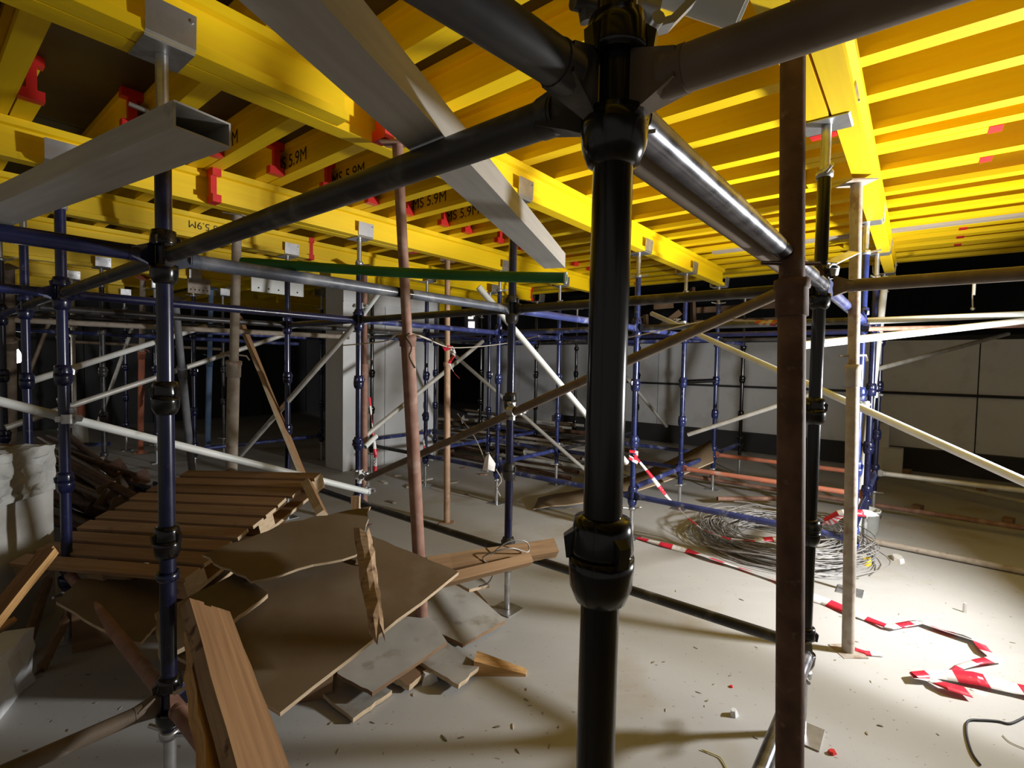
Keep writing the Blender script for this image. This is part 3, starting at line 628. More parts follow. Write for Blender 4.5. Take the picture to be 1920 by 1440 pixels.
gr = thing('plastic_pipe', 'bowed dark green plastic pipe under the end of the aluminium beam', 'pipe', gpath[0])
part('tube', gpipe, green, gr, world=True)
part('rim', lambda: G().tube(gpath[-1] - (gpath[-1] - gpath[-2]).normalized() * 0.004, gpath[-1] + (gpath[-1] - gpath[-2]).normalized() * 0.003, 0.0205, 16, ri=0.015), pale_pipe, gr, world=True)
for (u0, v0, u1, v1, lb) in ((471, 538, 569, 550, 'white perforated steel plate bolted under a girder behind the dusty blue ledger'), (352, 541, 394, 547, 'smaller brown perforated plate fixed to a shaded girder')):
    bq = BP[4] - 0.046 if u0 > 400 else BP[5] - 0.046; c0_, c1_ = onplane(u0, v0, gp(0, bq), B), onplane(u1, v1, gp(0, bq), B); L = (c1_ - c0_).length; c = (c0_ + c1_) / 2
    pp = thing('perforated_plate', lb, 'plate', c, (0, 0, RA))
    part('sheet', lambda L=L: G().box((0, 0.0, 0.05), (L, 0.008, 0.19)), pale_pipe if L > 0.5 else pale_prop, pp)
    for k in range(5):
        part('hole', lambda: G().tube((0, -0.0055, 0), (0, 0.0055, 0), 0.010, 10), ink, pp, key='hole', loc=(-L / 2 + L * (k + 0.7) / 5.4, 0, 0.0))

# ------------------------------------------------------------------ timber and plywood heap
def slab(name, pts, th, label, cat='plywood', top=None, edge=None, jag=0.004, sub=7):
    """sheet from an outline of points (its upper face); pale raw edge"""
    P = [Vector(q) for q in pts]; n = ((P[1] - P[0]).cross(P[2] - P[0])).normalized()
    if n.z < 0: n = -n
    ring = []
    for i in range(len(P)):
        a, b = P[i], P[(i + 1) % len(P)]; e = (b - a); side = e.cross(n).normalized()
        for k in range(sub):
            q = a + e * (k / sub)
            if 0 < k: q = q + side * random.uniform(-jag, jag)
            ring.append(q)
    m = len(ring); g = G()
    c = sum(ring, Vector()) / m
    g.add(ring + [c], [(k, (k + 1) % m, m) for k in range(m)], m=0)
    g.add([q - n * th for q in ring] + [c - n * th], [((k + 1) % m, k, m) for k in range(m)], m=0)
    g.add(ring + [q - n * th for q in ring], [(k, k + m, (k + 1) % m + m, (k + 1) % m) for k in range(m)], m=1)
    for f in range(len(g.f)):
        pass
    o = thing(name, label, cat, P[0])
    gf = G(); ge = G()
    gf.add(ring + [c], [(k, (k + 1) % m, m) for k in range(m)]); gf.add([q - n * th for q in ring] + [c - n * th], [((k + 1) % m, k, m) for k in range(m)])
    ge.add(ring + [q - n * th for q in ring], [(k, k + m, (k + 1) % m + m, (k + 1) % m) for k in range(m)])
    part('face_sheet', gf, top or film, o, world=True); part('raw_edge', ge, edge or raw, o, world=True, label='pale raw cut edge')
    return o
def plane_pts(three, uvs):
    a, b, c = three; n = (b - a).cross(c - a).normalized()
    return [onplane(u, v, a, n) for u, v in uvs]
def board(p, q, up, wd, th, label, mat, edge=None, name='plank', cat='plank', jag0=0.0, jag1=0.0, strips=5, seg=6, taper=1.0, wob=0.003):
    """sawn board, length split in strips with ragged ends"""
    p, q = Vector(p), Vector(q); d = (q - p); L = d.length; d.normalize()
    side = d.cross(Vector(up)).normalized(); n = side.cross(d).normalized()
    Mx = Matrix((d, side, n)).transposed()
    o = thing(name, label, cat, p, Mx.to_euler())
    g = G(); ge = G()
    offs = [random.uniform(0, jag0) for _ in range(strips)]; offs1 = [random.uniform(0, jag1) for _ in range(strips)]
    wj = [[random.uniform(-wob, wob) for _ in range(seg + 1)] for _ in range(2)]
    for s in range(strips):
        x0, x1 = s / strips - 0.5, (s + 1) / strips - 0.5
        rows = []
        for k in range(seg + 1):
            t = offs[s] + (L - offs[s] - offs1[s]) * k / seg; tw = 1 + (taper - 1) * k / seg
            o0 = wj[0][k] if s == 0 else 0; o1 = wj[1][k] if s == strips - 1 else 0
            ya, yb, hh = x0 * wd * tw + o0, x1 * wd * tw + o1, th / 2
            rows.append([(t, ya, hh), (t, yb, hh), (t, yb, -hh), (t, ya, -hh)])
        vs = [v for r in rows for v in r]; fs = []; fe = []
        for k in range(seg):
            i = k * 4; j = i + 4
            fs += [(i, i + 1, j + 1, j), (i + 2, i + 3, j + 3, j + 2)]
            if s == strips - 1 or jag1 > 0 or jag0 > 0: fe += [(i + 1, i + 2, j + 2, j + 1)]
            if s == 0 or jag1 > 0 or jag0 > 0: fe += [(i + 3, i, j, j + 3)]
        fe += [(0, 3, 2, 1), (seg * 4, seg * 4 + 1, seg * 4 + 2, seg * 4 + 3)]
        g.add(vs, fs); ge.add(vs, fe)
    part('broad_face', g, mat, o); part('rough_edge', ge, edge or mat, o)
    return o
def log(p, q, r0, r1, label, mat, n=9, seg=9, name='split_post', cat='post'):
    p, q = Vector(p), Vector(q); d = (q - p).normalized(); x = d.orthogonal().normalized(); y = d.cross(x); vs = []
    for k in range(n + 1):
        t = k / n; r = r0 + (r1 - r0) * t; c = p.lerp(q, t) + x * random.uniform(-.004, .004)
        for s in range(seg):
            rr = r * random.uniform(0.78, 1.12); an = 2 * math.pi * s / seg
            vs.append(c + x * rr * math.cos(an) + y * rr * math.sin(an) + d * (random.uniform(-0.05, 0.05) if k in (0, n) else 0))
    g = G().add(vs, [(k * seg + s, k * seg + (s + 1) % seg, (k + 1) * seg + (s + 1) % seg, (k + 1) * seg + s) for k in range(n) for s in range(seg)] + [tuple(range(seg))[::-1], tuple(range(n * seg, n * seg + seg))])
    return solo(name, g, mat, label, cat, at=p)

# pallet
FR, NR, NL = ond(604, 884, 3.40), ond(343, 1086, 2.35), ond(12, 1063, 2.60)
ey = FR - NR; Lp = ey.length; ey.normalize(); ex = NL - NR; ex -= ey * ex.dot(ey); Wp = ex.length; ex.normalize(); ez = ex.cross(ey)
if ez.z < 0: ez = -ez
pal = thing('wooden_pallet', 'wooden pallet tilted on the heap behind the tall navy post', 'pallet', NR)
PM = Matrix((ex, ez.cross(ex), ez)).transposed(); pal.rotation_euler = PM.to_euler(); sy = 1 if ez.cross(ex).dot(ey) > 0 else -1
def pb(name, x0, x1, y0, y1, z0, z1, mat, sk=0.0):
    vs = [(x + (sk if y == y1 else 0), sy * y, z) for x in (x0, x1) for y in (y0, y1) for z in (z0, z1)]
    g = G().add(vs, [(4, 6, 7, 5), (0, 4, 5, 1), (2, 3, 7, 6), (0, 2, 6, 4), (1, 5, 7, 3)]); g.add(vs, [(0, 1, 3, 2)], m=1)
    part(name, g, [mat, raw], pal)
ns = 10; st_ = Lp / ns
for k in range(ns):
    y0 = k * st_ + 0.004
    pb('slat', random.uniform(-0.018, 0.008), Wp + random.uniform(-0.03, 0.06), y0, y0 + st_ * random.uniform(0.70, 0.80), -0.020, 0.0, pallet_wood, random.uniform(-0.012, 0.012))
for x0 in (0.004, Wp / 2 - 0.05, Wp - 0.10):
    for y0 in (0.0, Lp / 2 - 0.06, Lp - 0.12):
        pb('block', x0, x0 + 0.10, y0, y0 + 0.12, -0.095, -0.021, pallet_wood)
    pb('bottom_board', x0, x0 + 0.10, 0.0, Lp, -0.115, -0.096, pallet_wood)
# plywood sheets
T = [onz(860, 1072, 0.53), onz(700, 1006, 0.62), onz(525, 1336, 0.37)]
S1 = T; pts = plane_pts(T, [(860, 1072), (700, 1006), (560, 985), (330, 1230), (525, 1336)])
slab('plywood_sheet', pts, 0.018, 'largest film-faced plywood sheet with a long pale edge, tilted on the heap')
T = [q + Z * h for q, h in zip(S1, (0.085, 0.085, 0.085))]
pts = plane_pts(T, [(695, 949), (668, 1040), (470, 1090), (380, 1040), (545, 978)])
slab('plywood_sheet', pts, 0.012, 'brown plywood sheet with chipped edge lying between pallet and split post', jag=0.010)
T = [q + Z * 0.045 for q in S1]
slab('plywood_sheet', plane_pts(T, [(448, 1072), (502, 1113), (440, 1160), (300, 1235), (290, 1150)]), 0.02, 'small plywood offcut with pale edge under the pallet corner')
T = [NR - ez * 0.145, FR - ez * 0.145, NL - ez * 0.145]
slab('plywood_sheet', plane_pts(T, [(510, 1012), (338, 1146), (240, 1090), (420, 985)]), 0.018, 'plywood sheet peeping out just below the pallet edge')
T = [onz(105, 1128, 0.40), onz(250, 1206, 0.36), onz(306, 1090, 0.40)]
slab('plywood_sheet', plane_pts(T, [(105, 1128), (235, 1203), (264, 1204), (304, 1162), (330, 1090), (150, 1085)]), 0.014, 'dim plywood sheet left of the tall navy post, below the pallet')
T = [onz(632, 1262, 0.10), onz(698, 1298, 0.08), onz(838, 1203, 0.10)]
slab('plywood_sheet', plane_pts(T, [(632, 1262), (698, 1298), (838, 1203), (790, 1140), (700, 1150)]), 0.02, 'dusty grey plywood board half shaded under the big sheet', top=film_grey, edge=timber_dark)
T = [onz(762, 1157, 0.12), onz(868, 1208, 0.05), onz(948, 1162, 0.05)]
slab('plywood_sheet', plane_pts(T, [(762, 1157), (868, 1208), (948, 1162), (870, 1095), (790, 1080)]), 0.022, 'dusty grey plywood board touching the middle post base', top=film_grey, edge=timber_dark)
T = [onz(786, 1240, 0.07), onz(860, 1284, 0.05), onz(899, 1248, 0.05)]
slab('plywood_sheet', plane_pts(T, [(786, 1240), (860, 1284), (899, 1248), (838, 1203), (815, 1200)]), 0.022, 'small square grey board beside the sharp wood wedge', top=film_grey, edge=raw)
T = [onz(590, 1290, 0.03), onz(662, 1347, 0.025), onz(735, 1294, 0.025)]
slab('plywood_sheet', plane_pts(T, [(590, 1290), (662, 1347), (735, 1294), (690, 1272), (640, 1258)]), 0.02, 'frontmost narrow grey board flat on the floor by the heap', top=film_grey, edge=raw)
T = [onz(745, 1275, 0.05), onz(770, 1290, 0.04), onz(810, 1262, 0.04)]
slab('plywood_sheet', plane_pts(T, [(735, 1268), (768, 1284), (806, 1250), (780, 1235)]), 0.03, 'small dark wooden tray-like scrap under the square grey board', top=timber_dark, edge=raw)
T = [onz(690, 1010, 0.30), onz(850, 1100, 0.26), onz(920, 1102, 0.25)]
slab('plywood_sheet', plane_pts(T, [(810, 1068), (880, 1105), (918, 1096), (880, 1070)]), 0.018, 'thin plywood strip with ragged tip above the grey board', top=film_grey, edge=raw)
timber_brown = M('brown_timber', (0.22, 0.125, 0.055), (0.30, 0.18, 0.085), 4, 0.75, bump=0.15, stretch=(0.5, 12, 12), var=0.1)
# wedge, timbers, split pieces
def wedge():
    a, b, c = onz(888, 1268, 0), onz(986, 1269, 0.0), onz(895, 1240, 0.09)
    bk = Vector((0.01, 0.09, 0)); t = 0.075
    vs = [a, b, b + Z * 0.012, a + Z * t, a + bk, b + bk * 0.5, b + bk * 0.5 + Z * 0.012, a + bk + Z * t]
    return G().add(vs, [(0, 1, 2, 3), (4, 7, 6, 5), (0, 4, 5, 1), (1, 5, 6, 2), (2, 6, 7, 3), (3, 7, 4, 0)])
solo('wood_wedge', wedge, [split_wood], 'sharp orange wood wedge pointing from the small grey board over the floor', 'offcut')
board(onz(800, 1064, 0.45), onz(1042, 1027, 0.445), (0, -1.2, 1), 0.075, 0.085, 'heavy brown timber with reddened end laid across the low ledger', timber_brown, timber_brown, name='timber_beam', cat='timber', jag1=0.02, strips=4)
board(onz(770, 1104, 0.46), onz(993, 1049, 0.45), (0, -1.2, 1), 0.055, 0.05, 'smaller grooved timber with clean end in front of the heavy timber', timber_brown, timber_brown, name='timber_beam', cat='timber')
log(onz(681, 1008, 0.74), onz(708, 1186, 0.535), 0.042, 0.030, 'weathered split post piece leaning on the big plywood sheet', bark_wood)
board(onz(676, 1060, 0.56), onz(686, 1010, 0.66), (0, -1, 0.3), 0.05, 0.018, 'pale torn wood sliver beside the weathered split post', raw, split_wood, name='wood_sliver', cat='offcut', jag1=0.06, strips=4, seg=3, taper=0.5)
# upright broken plank in front
q0, q1 = ond(496, 1490, 1.26), ond(386, 1142, 1.74)
upv = Vector((-0.30, -0.60, 0.72))
board(q0, q1, upv, 0.185, 0.042, 'broad broken sawn plank standing tilted in front of the tall navy post', plank_wood, bark_wood, jag1=0.02, strips=6, seg=8, wob=0.004, taper=0.92)
q0, q1 = ond(402, 1500, 1.22), ond(352, 1165, 1.68)
board(q0, q1, upv, 0.055, 0.035, 'bright orange splintered half of the broken plank', split_wood, split_wood, jag1=0.10, strips=5, seg=7, wob=0.012, taper=0.35)
board(ond(326, 1300, 1.52), ond(376, 1277, 1.50), (0, -1, 0), 0.008, 0.006, 'thin pale wood splinter sticking out of the broken plank', raw, raw, name='wood_splinter', cat='offcut', strips=2, seg=2, taper=0.3)
# leaning board behind, legs under pallet, front-left stick
q0, q1 = onz(562, 955, 0.0), ond(446, 590, 5.2)
q0 = ond(575, 910, 4.55)
board(q0, q1, (0.2, -1, 0.3), 0.15, 0.028, 'tall narrow brown board leaning beside the pale brown prop', M('brown_board', (0.42, 0.24, 0.115), (0.33, 0.18, 0.085), 4, 0.7, stretch=(1, 1, 8)), raw, wob=0.008, seg=9)
board(ond(604, 965, 3.0), ond(575, 905, 3.2), (0, -1, 0.2), 0.06, 0.05, 'short pallet leg propping the far pallet corner', plank_wood, raw, name='timber_block', cat='timber')
board(ond(660, 1152, 3.04), ond(668, 930, 3.1), (0, -1, 0.2), 0.05, 0.05, 'timber stub poking up behind the brown plywood sheet', plank_wood, raw, name='timber_block', cat='timber')
board(ond(-40, 1195, 1.9), ond(96, 1028, 2.3), (0.4, -1, 0.4), 0.07, 0.035, 'broken brown stick leaning at the left edge before the pallet', plank_wood, split_wood, name='broken_stick', cat='offcut', jag1=0.03)
board(ond(-30, 1200, 2.0), ond(36, 1155, 2.1), (0.4, -1, 0.4), 0.03, 0.02, 'second thin broken stick below the first at the left edge', plank_wood, split_wood, name='broken_stick', cat='offcut', jag1=0.04, strips=3)
# supporting timbers under the heap
for n, (u, v, d_, lx, lz) in enumerate([(420, 1180, 2.5, 0.5, 0.28), (560, 1140, 2.35, 0.3, 0.30), (250, 1090, 2.75, 0.5, 0.30), (640, 1060, 2.75, 0.3, 0.42), (330, 1010, 3.0, 0.6, 0.40), (480, 960, 3.3, 0.5, 0.52), (600, 1150, 2.35, 0.25, 0.30), (760, 1190, 2.7, 0.25, 0.07)]):
    c = ond(u, v, d_); c.z = 0
    o = thing('timber_bearer', f'{ORD[n]} dark bearer block hidden under the plywood heap', 'timber', c, (0, 0, 0.3 * n))
    part('timber', lambda lx=lx, lz=lz: G().box((0, 0, lz / 2), (lx, 0.14, lz)), timber_dark, o)
log(onz(40, 1240, 0.0), onz(90, 1090, 0.25), 0.03, 0.025, 'dark round stick in the shade under the pallet edge', timber_dark, name='wood_stick', cat='offcut')
log(onz(75, 1260, 0.0), onz(130, 1150, 0.2), 0.022, 0.02, 'thinner dark stick in the shade beside the first', timber_dark, name='wood_stick', cat='offcut')

# ------------------------------------------------------------------ concrete blocks
def rough_block(name, c, size, label, rz=0.0, amp=0.02, mat=None, n=6):
    o = thing(name, label, 'concrete', (c[0], c[1], c[2] - size[2] / 2), (0, 0, rz)); g = G(); idx = {}
    def vert(i, j, k):
        if (i, j, k) not in idx:
            p = Vector(((i / n - .5) * size[0], (j / n - .5) * size[1], k / n * size[2]))
            e = sum(1 for q in (i, j, k) if q in (0, n))
            sh = amp * (0.5 if e > 1 else 1)
            p += Vector((random.uniform(-sh, sh), random.uniform(-sh, sh), random.uniform(-sh, sh) if k else 0))
            g.v.append(p); idx[(i, j, k)] = len(g.v) - 1
        return idx[(i, j, k)]
    for i in range(n):
        for j in range(n):
            for f in ([vert(i, j, 0), vert(i, j + 1, 0), vert(i + 1, j + 1, 0), vert(i + 1, j, 0)], [vert(i, j, n), vert(i + 1, j, n), vert(i + 1, j + 1, n), vert(i, j + 1, n)],
                      [vert(i, 0, j), vert(i + 1, 0, j), vert(i + 1, 0, j + 1), vert(i, 0, j + 1)], [vert(i, n, j), vert(i, n, j + 1), vert(i + 1, n, j + 1), vert(i + 1, n, j)],
                      [vert(0, i, j), vert(0, i, j + 1), vert(0, i + 1, j + 1), vert(0, i + 1, j)], [vert(n, i, j), vert(n, i + 1, j), vert(n, i + 1, j + 1), vert(n, i, j + 1)]):
                g.f.append(f); g.s.append(False); g.m.append(0)
    part('concrete_mass', g, mat or block_m, o)
    return o
rough_block('concrete_block', (-2.93, 2.66, 0.875), (0.56, 0.45, 0.27), 'rough broken concrete block with brown stain, on the plinth', 0.1, 0.014, n=12)
rough_block('concrete_plinth', (-2.99, 2.66, 0.368), (0.60, 0.5, 0.735), 'smooth pale concrete plinth carrying the rough broken block', 0.05, 0.006, M('pale_concrete', (0.44, 0.44, 0.42), (0.52, 0.52, 0.50), 4, 0.85, bump=0.15, c3=(0.25, 0.22, 0.17), s3=2.5, t3=(0.55, 0.75)), n=5)
rough_block('concrete_lump', (-2.35, 2.05, 0.13), (0.42, 0.34, 0.26), 'grey concrete lump on the floor in the shade at the left edge', 0.4, 0.02, conc, n=5)
for n, (u, v, d_, s) in enumerate([(1651, 897, 7.6, 0.0), (1672, 897, 7.5, 0.0), (1650, 868, 7.65, 0.36)]):
    q = ond(u, v, d_)
    rough_block('white_block', (q.x, q.y, s + 0.18), (0.20 if n != 1 else 0.24, 0.2, 0.36), ['pale block, lower one of the stack by the dark wall', 'pale block standing beside the stacked pair by the wall', 'pale block, topmost of the stack by the dark wall'][n], -0.7, 0.004, conc, n=2)

# ------------------------------------------------------------------ pipe heaps
def flanged(p, q, r, label, mat, group, plate=True):
    p, q = Vector(p), Vector(q); d = q - p; L = d.length
    o = thing('stored_prop', label, 'prop', p, (random.uniform(0, 3), -math.asin(d.z / L), math.atan2(d.y, d.x)), group)
    o.rotation_mode = 'XYZ'
    part('tube', lambda: G().tube((0, 0, 0), (L, 0, 0), r, 12, ri=r - 0.004), mat, o)
    if plate: part('end_plate', lambda: G().box((0.002, 0, 0), (0.006, 0.12, 0.12)), mat, o, key='ep')
    return o
cc = ond(960, 828, 8.7); cc.z = 0
for n in range(74):
    t = random.gauss(0, 0.5); h = max(0.03, 0.60 * math.exp(-(t / 0.7) ** 2) * random.random() + 0.03)
    c = cc + A * t + B * random.uniform(-1.1, 1.1) + Z * h
    dr = (B * -1 + A * random.uniform(-0.28, 0.28) + Z * random.uniform(-0.04, 0.04)).normalized(); L = random.uniform(1.4, 2.4)
    hit = any((lambda w_: 3.0 < w_.dot(A) < 5.3 and w_.dot(B) > 5.5)(c + dr * L * f - O0) for f in (-.5, -.25, 0, .25, .5))
    if hit: c = c - B * 1.3 + A * 0.3
    hm = random.choice((dull_pipe, dull_pipe, pale_prop, brown_pipe, rust))
    flanged(c - dr * L / 2, c + dr * L / 2, random.choice((0.024, 0.03)), {'dull_galvanised_pipe': 'pale galvanised', 'brown_pipe': 'brown', 'cement_spattered_prop': 'cement-spattered tan', 'dark_rust': 'dark rusty'}[hm.name] + ' prop lying in the long heap before the lit wall', hm, 'props heaped before the lit wall', random.random() < 0.7)
for n in range(44):
    c = ond(random.uniform(165, 290), 0, 1) ; c = Vector((c.x, 1, 0)) * random.uniform(3.4, 4.6); c.z = 0
    c.z = random.uniform(0.08, 0.58)
    dr = Vector((0.85, -0.45, 0)) + Vector((random.uniform(-.25, .25), random.uniform(-.2, .2), random.uniform(-0.12, 0.02))); dr.normalize(); L = random.uniform(1.3, 2.0)
    q = c + dr * 0.2; p = c - dr * (L - 0.2)
    hm = random.choice((rust, brown_pipe, dark_dusty, rust, orange_rust, navy_dusty, rust, rust, brown_pipe))
    flanged(q, p, random.choice((0.026, 0.031)), {'dark_rust': 'dark rusty', 'brown_pipe': 'brown', 'dusty_black_paint': 'black', 'orange_primer': 'orange', 'dusty_blue_paint': 'blue'}[hm.name] + ' prop stacked behind the pallet, end plate forward', hm, 'props stacked behind the pallet')

# ------------------------------------------------------------------ floor pipes, curved board, coil, tape, cables
def floor_pipe(u0, v0, u1, v1, z, label, mat, r=0.024):
    return brace(onz(u0, v0, z), onz(u1, v1, z), label, mat, r, 'loose_pipe', 'pipe')
floor_pipe(1275, 890, 1990, 1001, 0.10, 'long pinkish loose pipe low over the floor, crossing behind the square rusty prop', red_rust)
floor_pipe(1655, 885, 1990, 956, 0.15, 'grey loose pipe by the white blocks', dull_pipe)
floor_pipe(1608, 1009, 2000, 1088, 0.03, 'pinkish white loose pipe on the floor beside the wire coil', pale_prop)
floor_pipe(1345, 935, 1470, 935, 0.10, 'short rusty loose pipe beyond the wire coil', red_rust)
for n, (u, v) in enumerate([(1340, 902), (1500, 925), (1720, 960), (1890, 985), (1700, 896), (1840, 925)]):
    q = onz(u, v, 0)
    solo('wood_chock', G().box(q + Z * (0.038 if n < 4 else 0.062), (0.12, 0.08, 0.076 if n < 4 else 0.124), Matrix.Rotation(0.6, 3, 'Z')), timber_dark, f'{ORD[n]} little timber chock under a loose floor pipe, counting from the wire coil', 'chock')
def curved_board():
    p, q = onz(1000, 955, 0.02), ond(1338, 866, 5.75); d = q - p; n_s = 12; g = G(); wv = Vector((0.25, 0.97, 0)) * 0.26
    vs = []
    for k in range(n_s + 1):
        t = k / n_s; c = p + d * t - Z * 0.10 * math.sin(math.pi * t) * (1 if t > 0.15 else t / 0.15)
        c.z = max(c.z, 0.02)
        tw = wv + Z * 0.16 * (0.3 + t)
        for zz in (0.006, -0.006): vs += [c + Z * zz, c + tw + Z * zz]
    for k in range(n_s):
        i = 4 * k; j = i + 4
        g.add([], []) ; g.f += [[i, i + 1, j + 1, j], [i + 2, j + 2, j + 3, i + 3], [i, j, j + 2, i + 2], [i + 1, i + 3, j + 3, j + 1]]; g.s += [True, True, False, False]; g.m += [0, 0, 1, 0]
    g.f += [[0, 2, 3, 1], [4 * n_s, 4 * n_s + 1, 4 * n_s + 3, 4 * n_s + 2]]; g.s += [False] * 2; g.m += [1, 1]
    g.v = vs; return g
solo('bent_board', curved_board, [film, raw], 'thin bent plywood strip rising to the post by the orange rail', 'board')
cq = onz(1462, 1022, 0)
def coil():
    g = G()
    for k in range(80):
        r = random.uniform(0.36, 0.66); ox, oy = random.gauss(0, 0.05), random.gauss(0, 0.05); h = random.uniform(0.01, 0.15) * (1.1 - abs(r - 0.5) * 2); ph = random.random() * 6; tl = random.uniform(-0.08, 0.08)
        pts = []
        for s in range(31):
            an = ph + 2 * math.pi * s / 30 * 0.97
            rr = r + 0.03 * math.sin(3 * an + ph)
            pts.append(cq + Vector((ox + rr * math.cos(an), oy + rr * math.sin(an), max(0.006, h + tl * math.cos(an + ph) + 0.01 * math.sin(5 * an)))))
        g.path(pts, 0.0042, 4)
    return g
wc = thing('wire_coil', 'wide tangled coil of grey tie wire on the floor', 'wire', cq)
part('wire_loops', coil, wire_m, wc, world=True)
part('binding', lambda: G().lathe([(0.03, -0.03), (0.036, 0), (0.03, 0.03), (0.026, 0.03), (0.026, -0.03), (0.03, -0.03)], 10, onz(1624, 1052, 0.03)), M('yellow_plastic', (0.75, 0.55, 0.03), None, 4, 0.5), wc, world=True, label='small yellow binding')
def tape(pts, label, wd=0.065, step=0.085, tw=0.8, flat=0.0):
    P = [Vector(q) for q in pts]; cum = [0.0]
    for a, b in zip(P, P[1:]): cum.append(cum[-1] + (b - a).length)
    L = cum[-1]; n = max(4, int(L / (step / 3)))
    def at(s):
        for i in range(len(P) - 1):
            if s <= cum[i + 1] + 1e-9: return P[i].lerp(P[i + 1], (s - cum[i]) / max(1e-6, cum[i + 1] - cum[i]))
        return P[-1]
    prev = None; ph = random.random() * 6; bands = []
    for k in range(n + 1):
        s = L * k / n; c = at(s); d = (at(min(L, s + 0.03)) - at(max(0, s - 0.03))).normalized()
        side = d.cross(Z); side = side.normalized() if side.length > 0.01 else Vector((1, 0, 0)); nn = side.cross(d)
        an = tw * math.sin(s * 4.3 + ph) + 0.4 * tw * math.sin(s * 11 + 2 * ph)
        x = side * math.cos(an) + nn * math.sin(an); ww = wd * (0.75 + 0.25 * math.sin(s * 7 + ph))
        a, b = c + x * ww / 2, c - x * ww / 2
        if flat: a.z = max(a.z, 0.004); b.z = max(b.z, 0.004)
        if prev:
            if (k - 1) % 3 == 0: bands.append(G())
            nrm = (a - b).cross(c - prev[2]).normalized() * 0.0006
            vs = [prev[0] + nrm, prev[1] + nrm, b + nrm, a + nrm, prev[0] - nrm, prev[1] - nrm, b - nrm, a - nrm]
            bands[-1].add(vs, [(0, 1, 2, 3), (7, 6, 5, 4), (0, 3, 7, 4), (1, 5, 6, 2)], True)
        prev = (a, b, c)
    o = thing('barrier_tape', label, 'tape', P[0])
    for k, g in enumerate(bands): part('white_band' if k % 2 else 'red_band', g, white_tape if k % 2 else red_tape, o, world=True)
    return o
P21 = ond(1188, 852, 4.4)
tape([P21, ond(1215, 885, 4.35), ond(1250, 930, 4.3), ond(1290, 972, 4.2), onz(1318, 994, 0.16), onz(1365, 1010, 0.17), onz(1410, 1014, 0.17), onz(1480, 1010, 0.17), onz(1540, 985, 0.3), ond(1592, 962, 2.9)], 'red and white tape sagging from the tape-tied post over the wire coil', wd=0.05)
tape([ond(1180, 846, 4.34), ond(1196, 848, 4.33), ond(1190, 862, 4.34), ond(1178, 856, 4.35), ond(1196, 868, 4.33)], 'knot of red and white tape on the tape-tied post', wd=0.06, step=0.05)
F_ = [(1195, 1008), (1240, 1020), (1290, 1033), (1335, 1047), (1380, 1063), (1425, 1075), (1465, 1092), (1510, 1115), (1545, 1128), (1590, 1145), (1625, 1160), (1668, 1176), (1690, 1172), (1728, 1165), (1765, 1182), (1815, 1194), (1835, 1205), (1850, 1222), (1868, 1236), (1835, 1240), (1800, 1250), (1785, 1262), (1755, 1258)]
tape([onz(u, v, 0.012 + 0.012 * (k % 2)) for k, (u, v) in enumerate(F_)], 'long red and white tape snaking over the floor past the pale prop', wd=0.075, tw=0.4, step=0.11, flat=1)
F_ = [(1816, 1298), (1770, 1285), (1740, 1272), (1705, 1266), (1760, 1264), (1830, 1272), (1900, 1290), (1960, 1300)]
tape([onz(u, v, 0.02 + 0.012 * (k % 2)) for k, (u, v) in enumerate(F_)], 'wide folded end of red and white tape at the right edge', wd=0.095, step=0.12, tw=0.25, flat=1)
tape([ond(1545, 975, 2.9), ond(1575, 960, 2.85), ond(1605, 962, 2.85), ond(1640, 962, 2.9)], 'torn tape ends tied round the pale prop', wd=0.06)
tape([onz(1598, 1216, 0.01), onz(1622, 1224, 0.012), onz(1655, 1228, 0.01)], 'scrap of red and white tape at the pale prop base', wd=0.05, flat=1)
tape([ond(832, 655, 4.7), ond(846, 650, 4.68), ond(852, 665, 4.7), ond(842, 680, 4.68), ond(852, 700, 4.66), ond(862, 710, 4.66)], 'small tape bow hanging on the slim tan prop', wd=0.05)
tape([ond(693, 745, 4.9), ond(696, 775, 4.88), ond(700, 815, 4.9), ond(704, 850, 4.9), ond(703, 885, 4.9)], 'narrow tape hanging before the pillar behind the corner post', wd=0.035)
tape([ond(799, 808, 6.08), ond(794, 825, 6.07), ond(798, 845, 6.08), ond(790, 850, 6.06)], 'short tape hanging on the post on the pillar face', wd=0.05)
def cable(pts, r, label, mat, name='cable'):
    P = [Vector(q) for q in pts]; Q = []
    for i in range(len(P) - 1):
        p0, p1, p2, p3 = P[max(i - 1, 0)], P[i], P[i + 1], P[min(i + 2, len(P) - 1)]
        for k in range(6):
            t = k / 6
            Q.append(0.5 * ((2 * p1) + (p2 - p0) * t + (2 * p0 - 5 * p1 + 4 * p2 - p3) * t * t + (3 * p1 - p0 - 3 * p2 + p3) * t ** 3))
    Q.append(P[-1])
    return solo(name, lambda: G().path(Q, r, 6), mat, label, 'cable', at=P[0])
cable([onz(u, v, 0.006) for u, v in [(1925, 1342), (1895, 1356), (1870, 1352), (1840, 1350), (1815, 1352), (1812, 1375), (1822, 1410), (1838, 1434)]], 0.0045, 'twisted black cable looping on the floor at the right corner', black_rubber)
cable([onz(u, v, 0.004) for u, v in [(1315, 1405), (1335, 1413), (1352, 1422), (1365, 1445)]], 0.002, 'thin yellow wire on the floor left of the square rusty prop', M('yellow_wire', (0.6, 0.5, 0.08), None, 4, 0.5))
cable([onz(u, v, 0.004) for u, v in [(1880, 1378), (1895, 1392), (1925, 1405)]], 0.002, 'short tan wire on the floor right of the black cable', rope_m)
cable([ond(640, 648, 4.1), ond(720, 640, 3.6), ond(768, 625, 2.45), ond(850, 652, 4.6), ond(940, 645, 5.2), ond(1010, 630, 4.9)], 0.005, 'slack grey rope strung between the two rusty props', rope_m, 'rope')
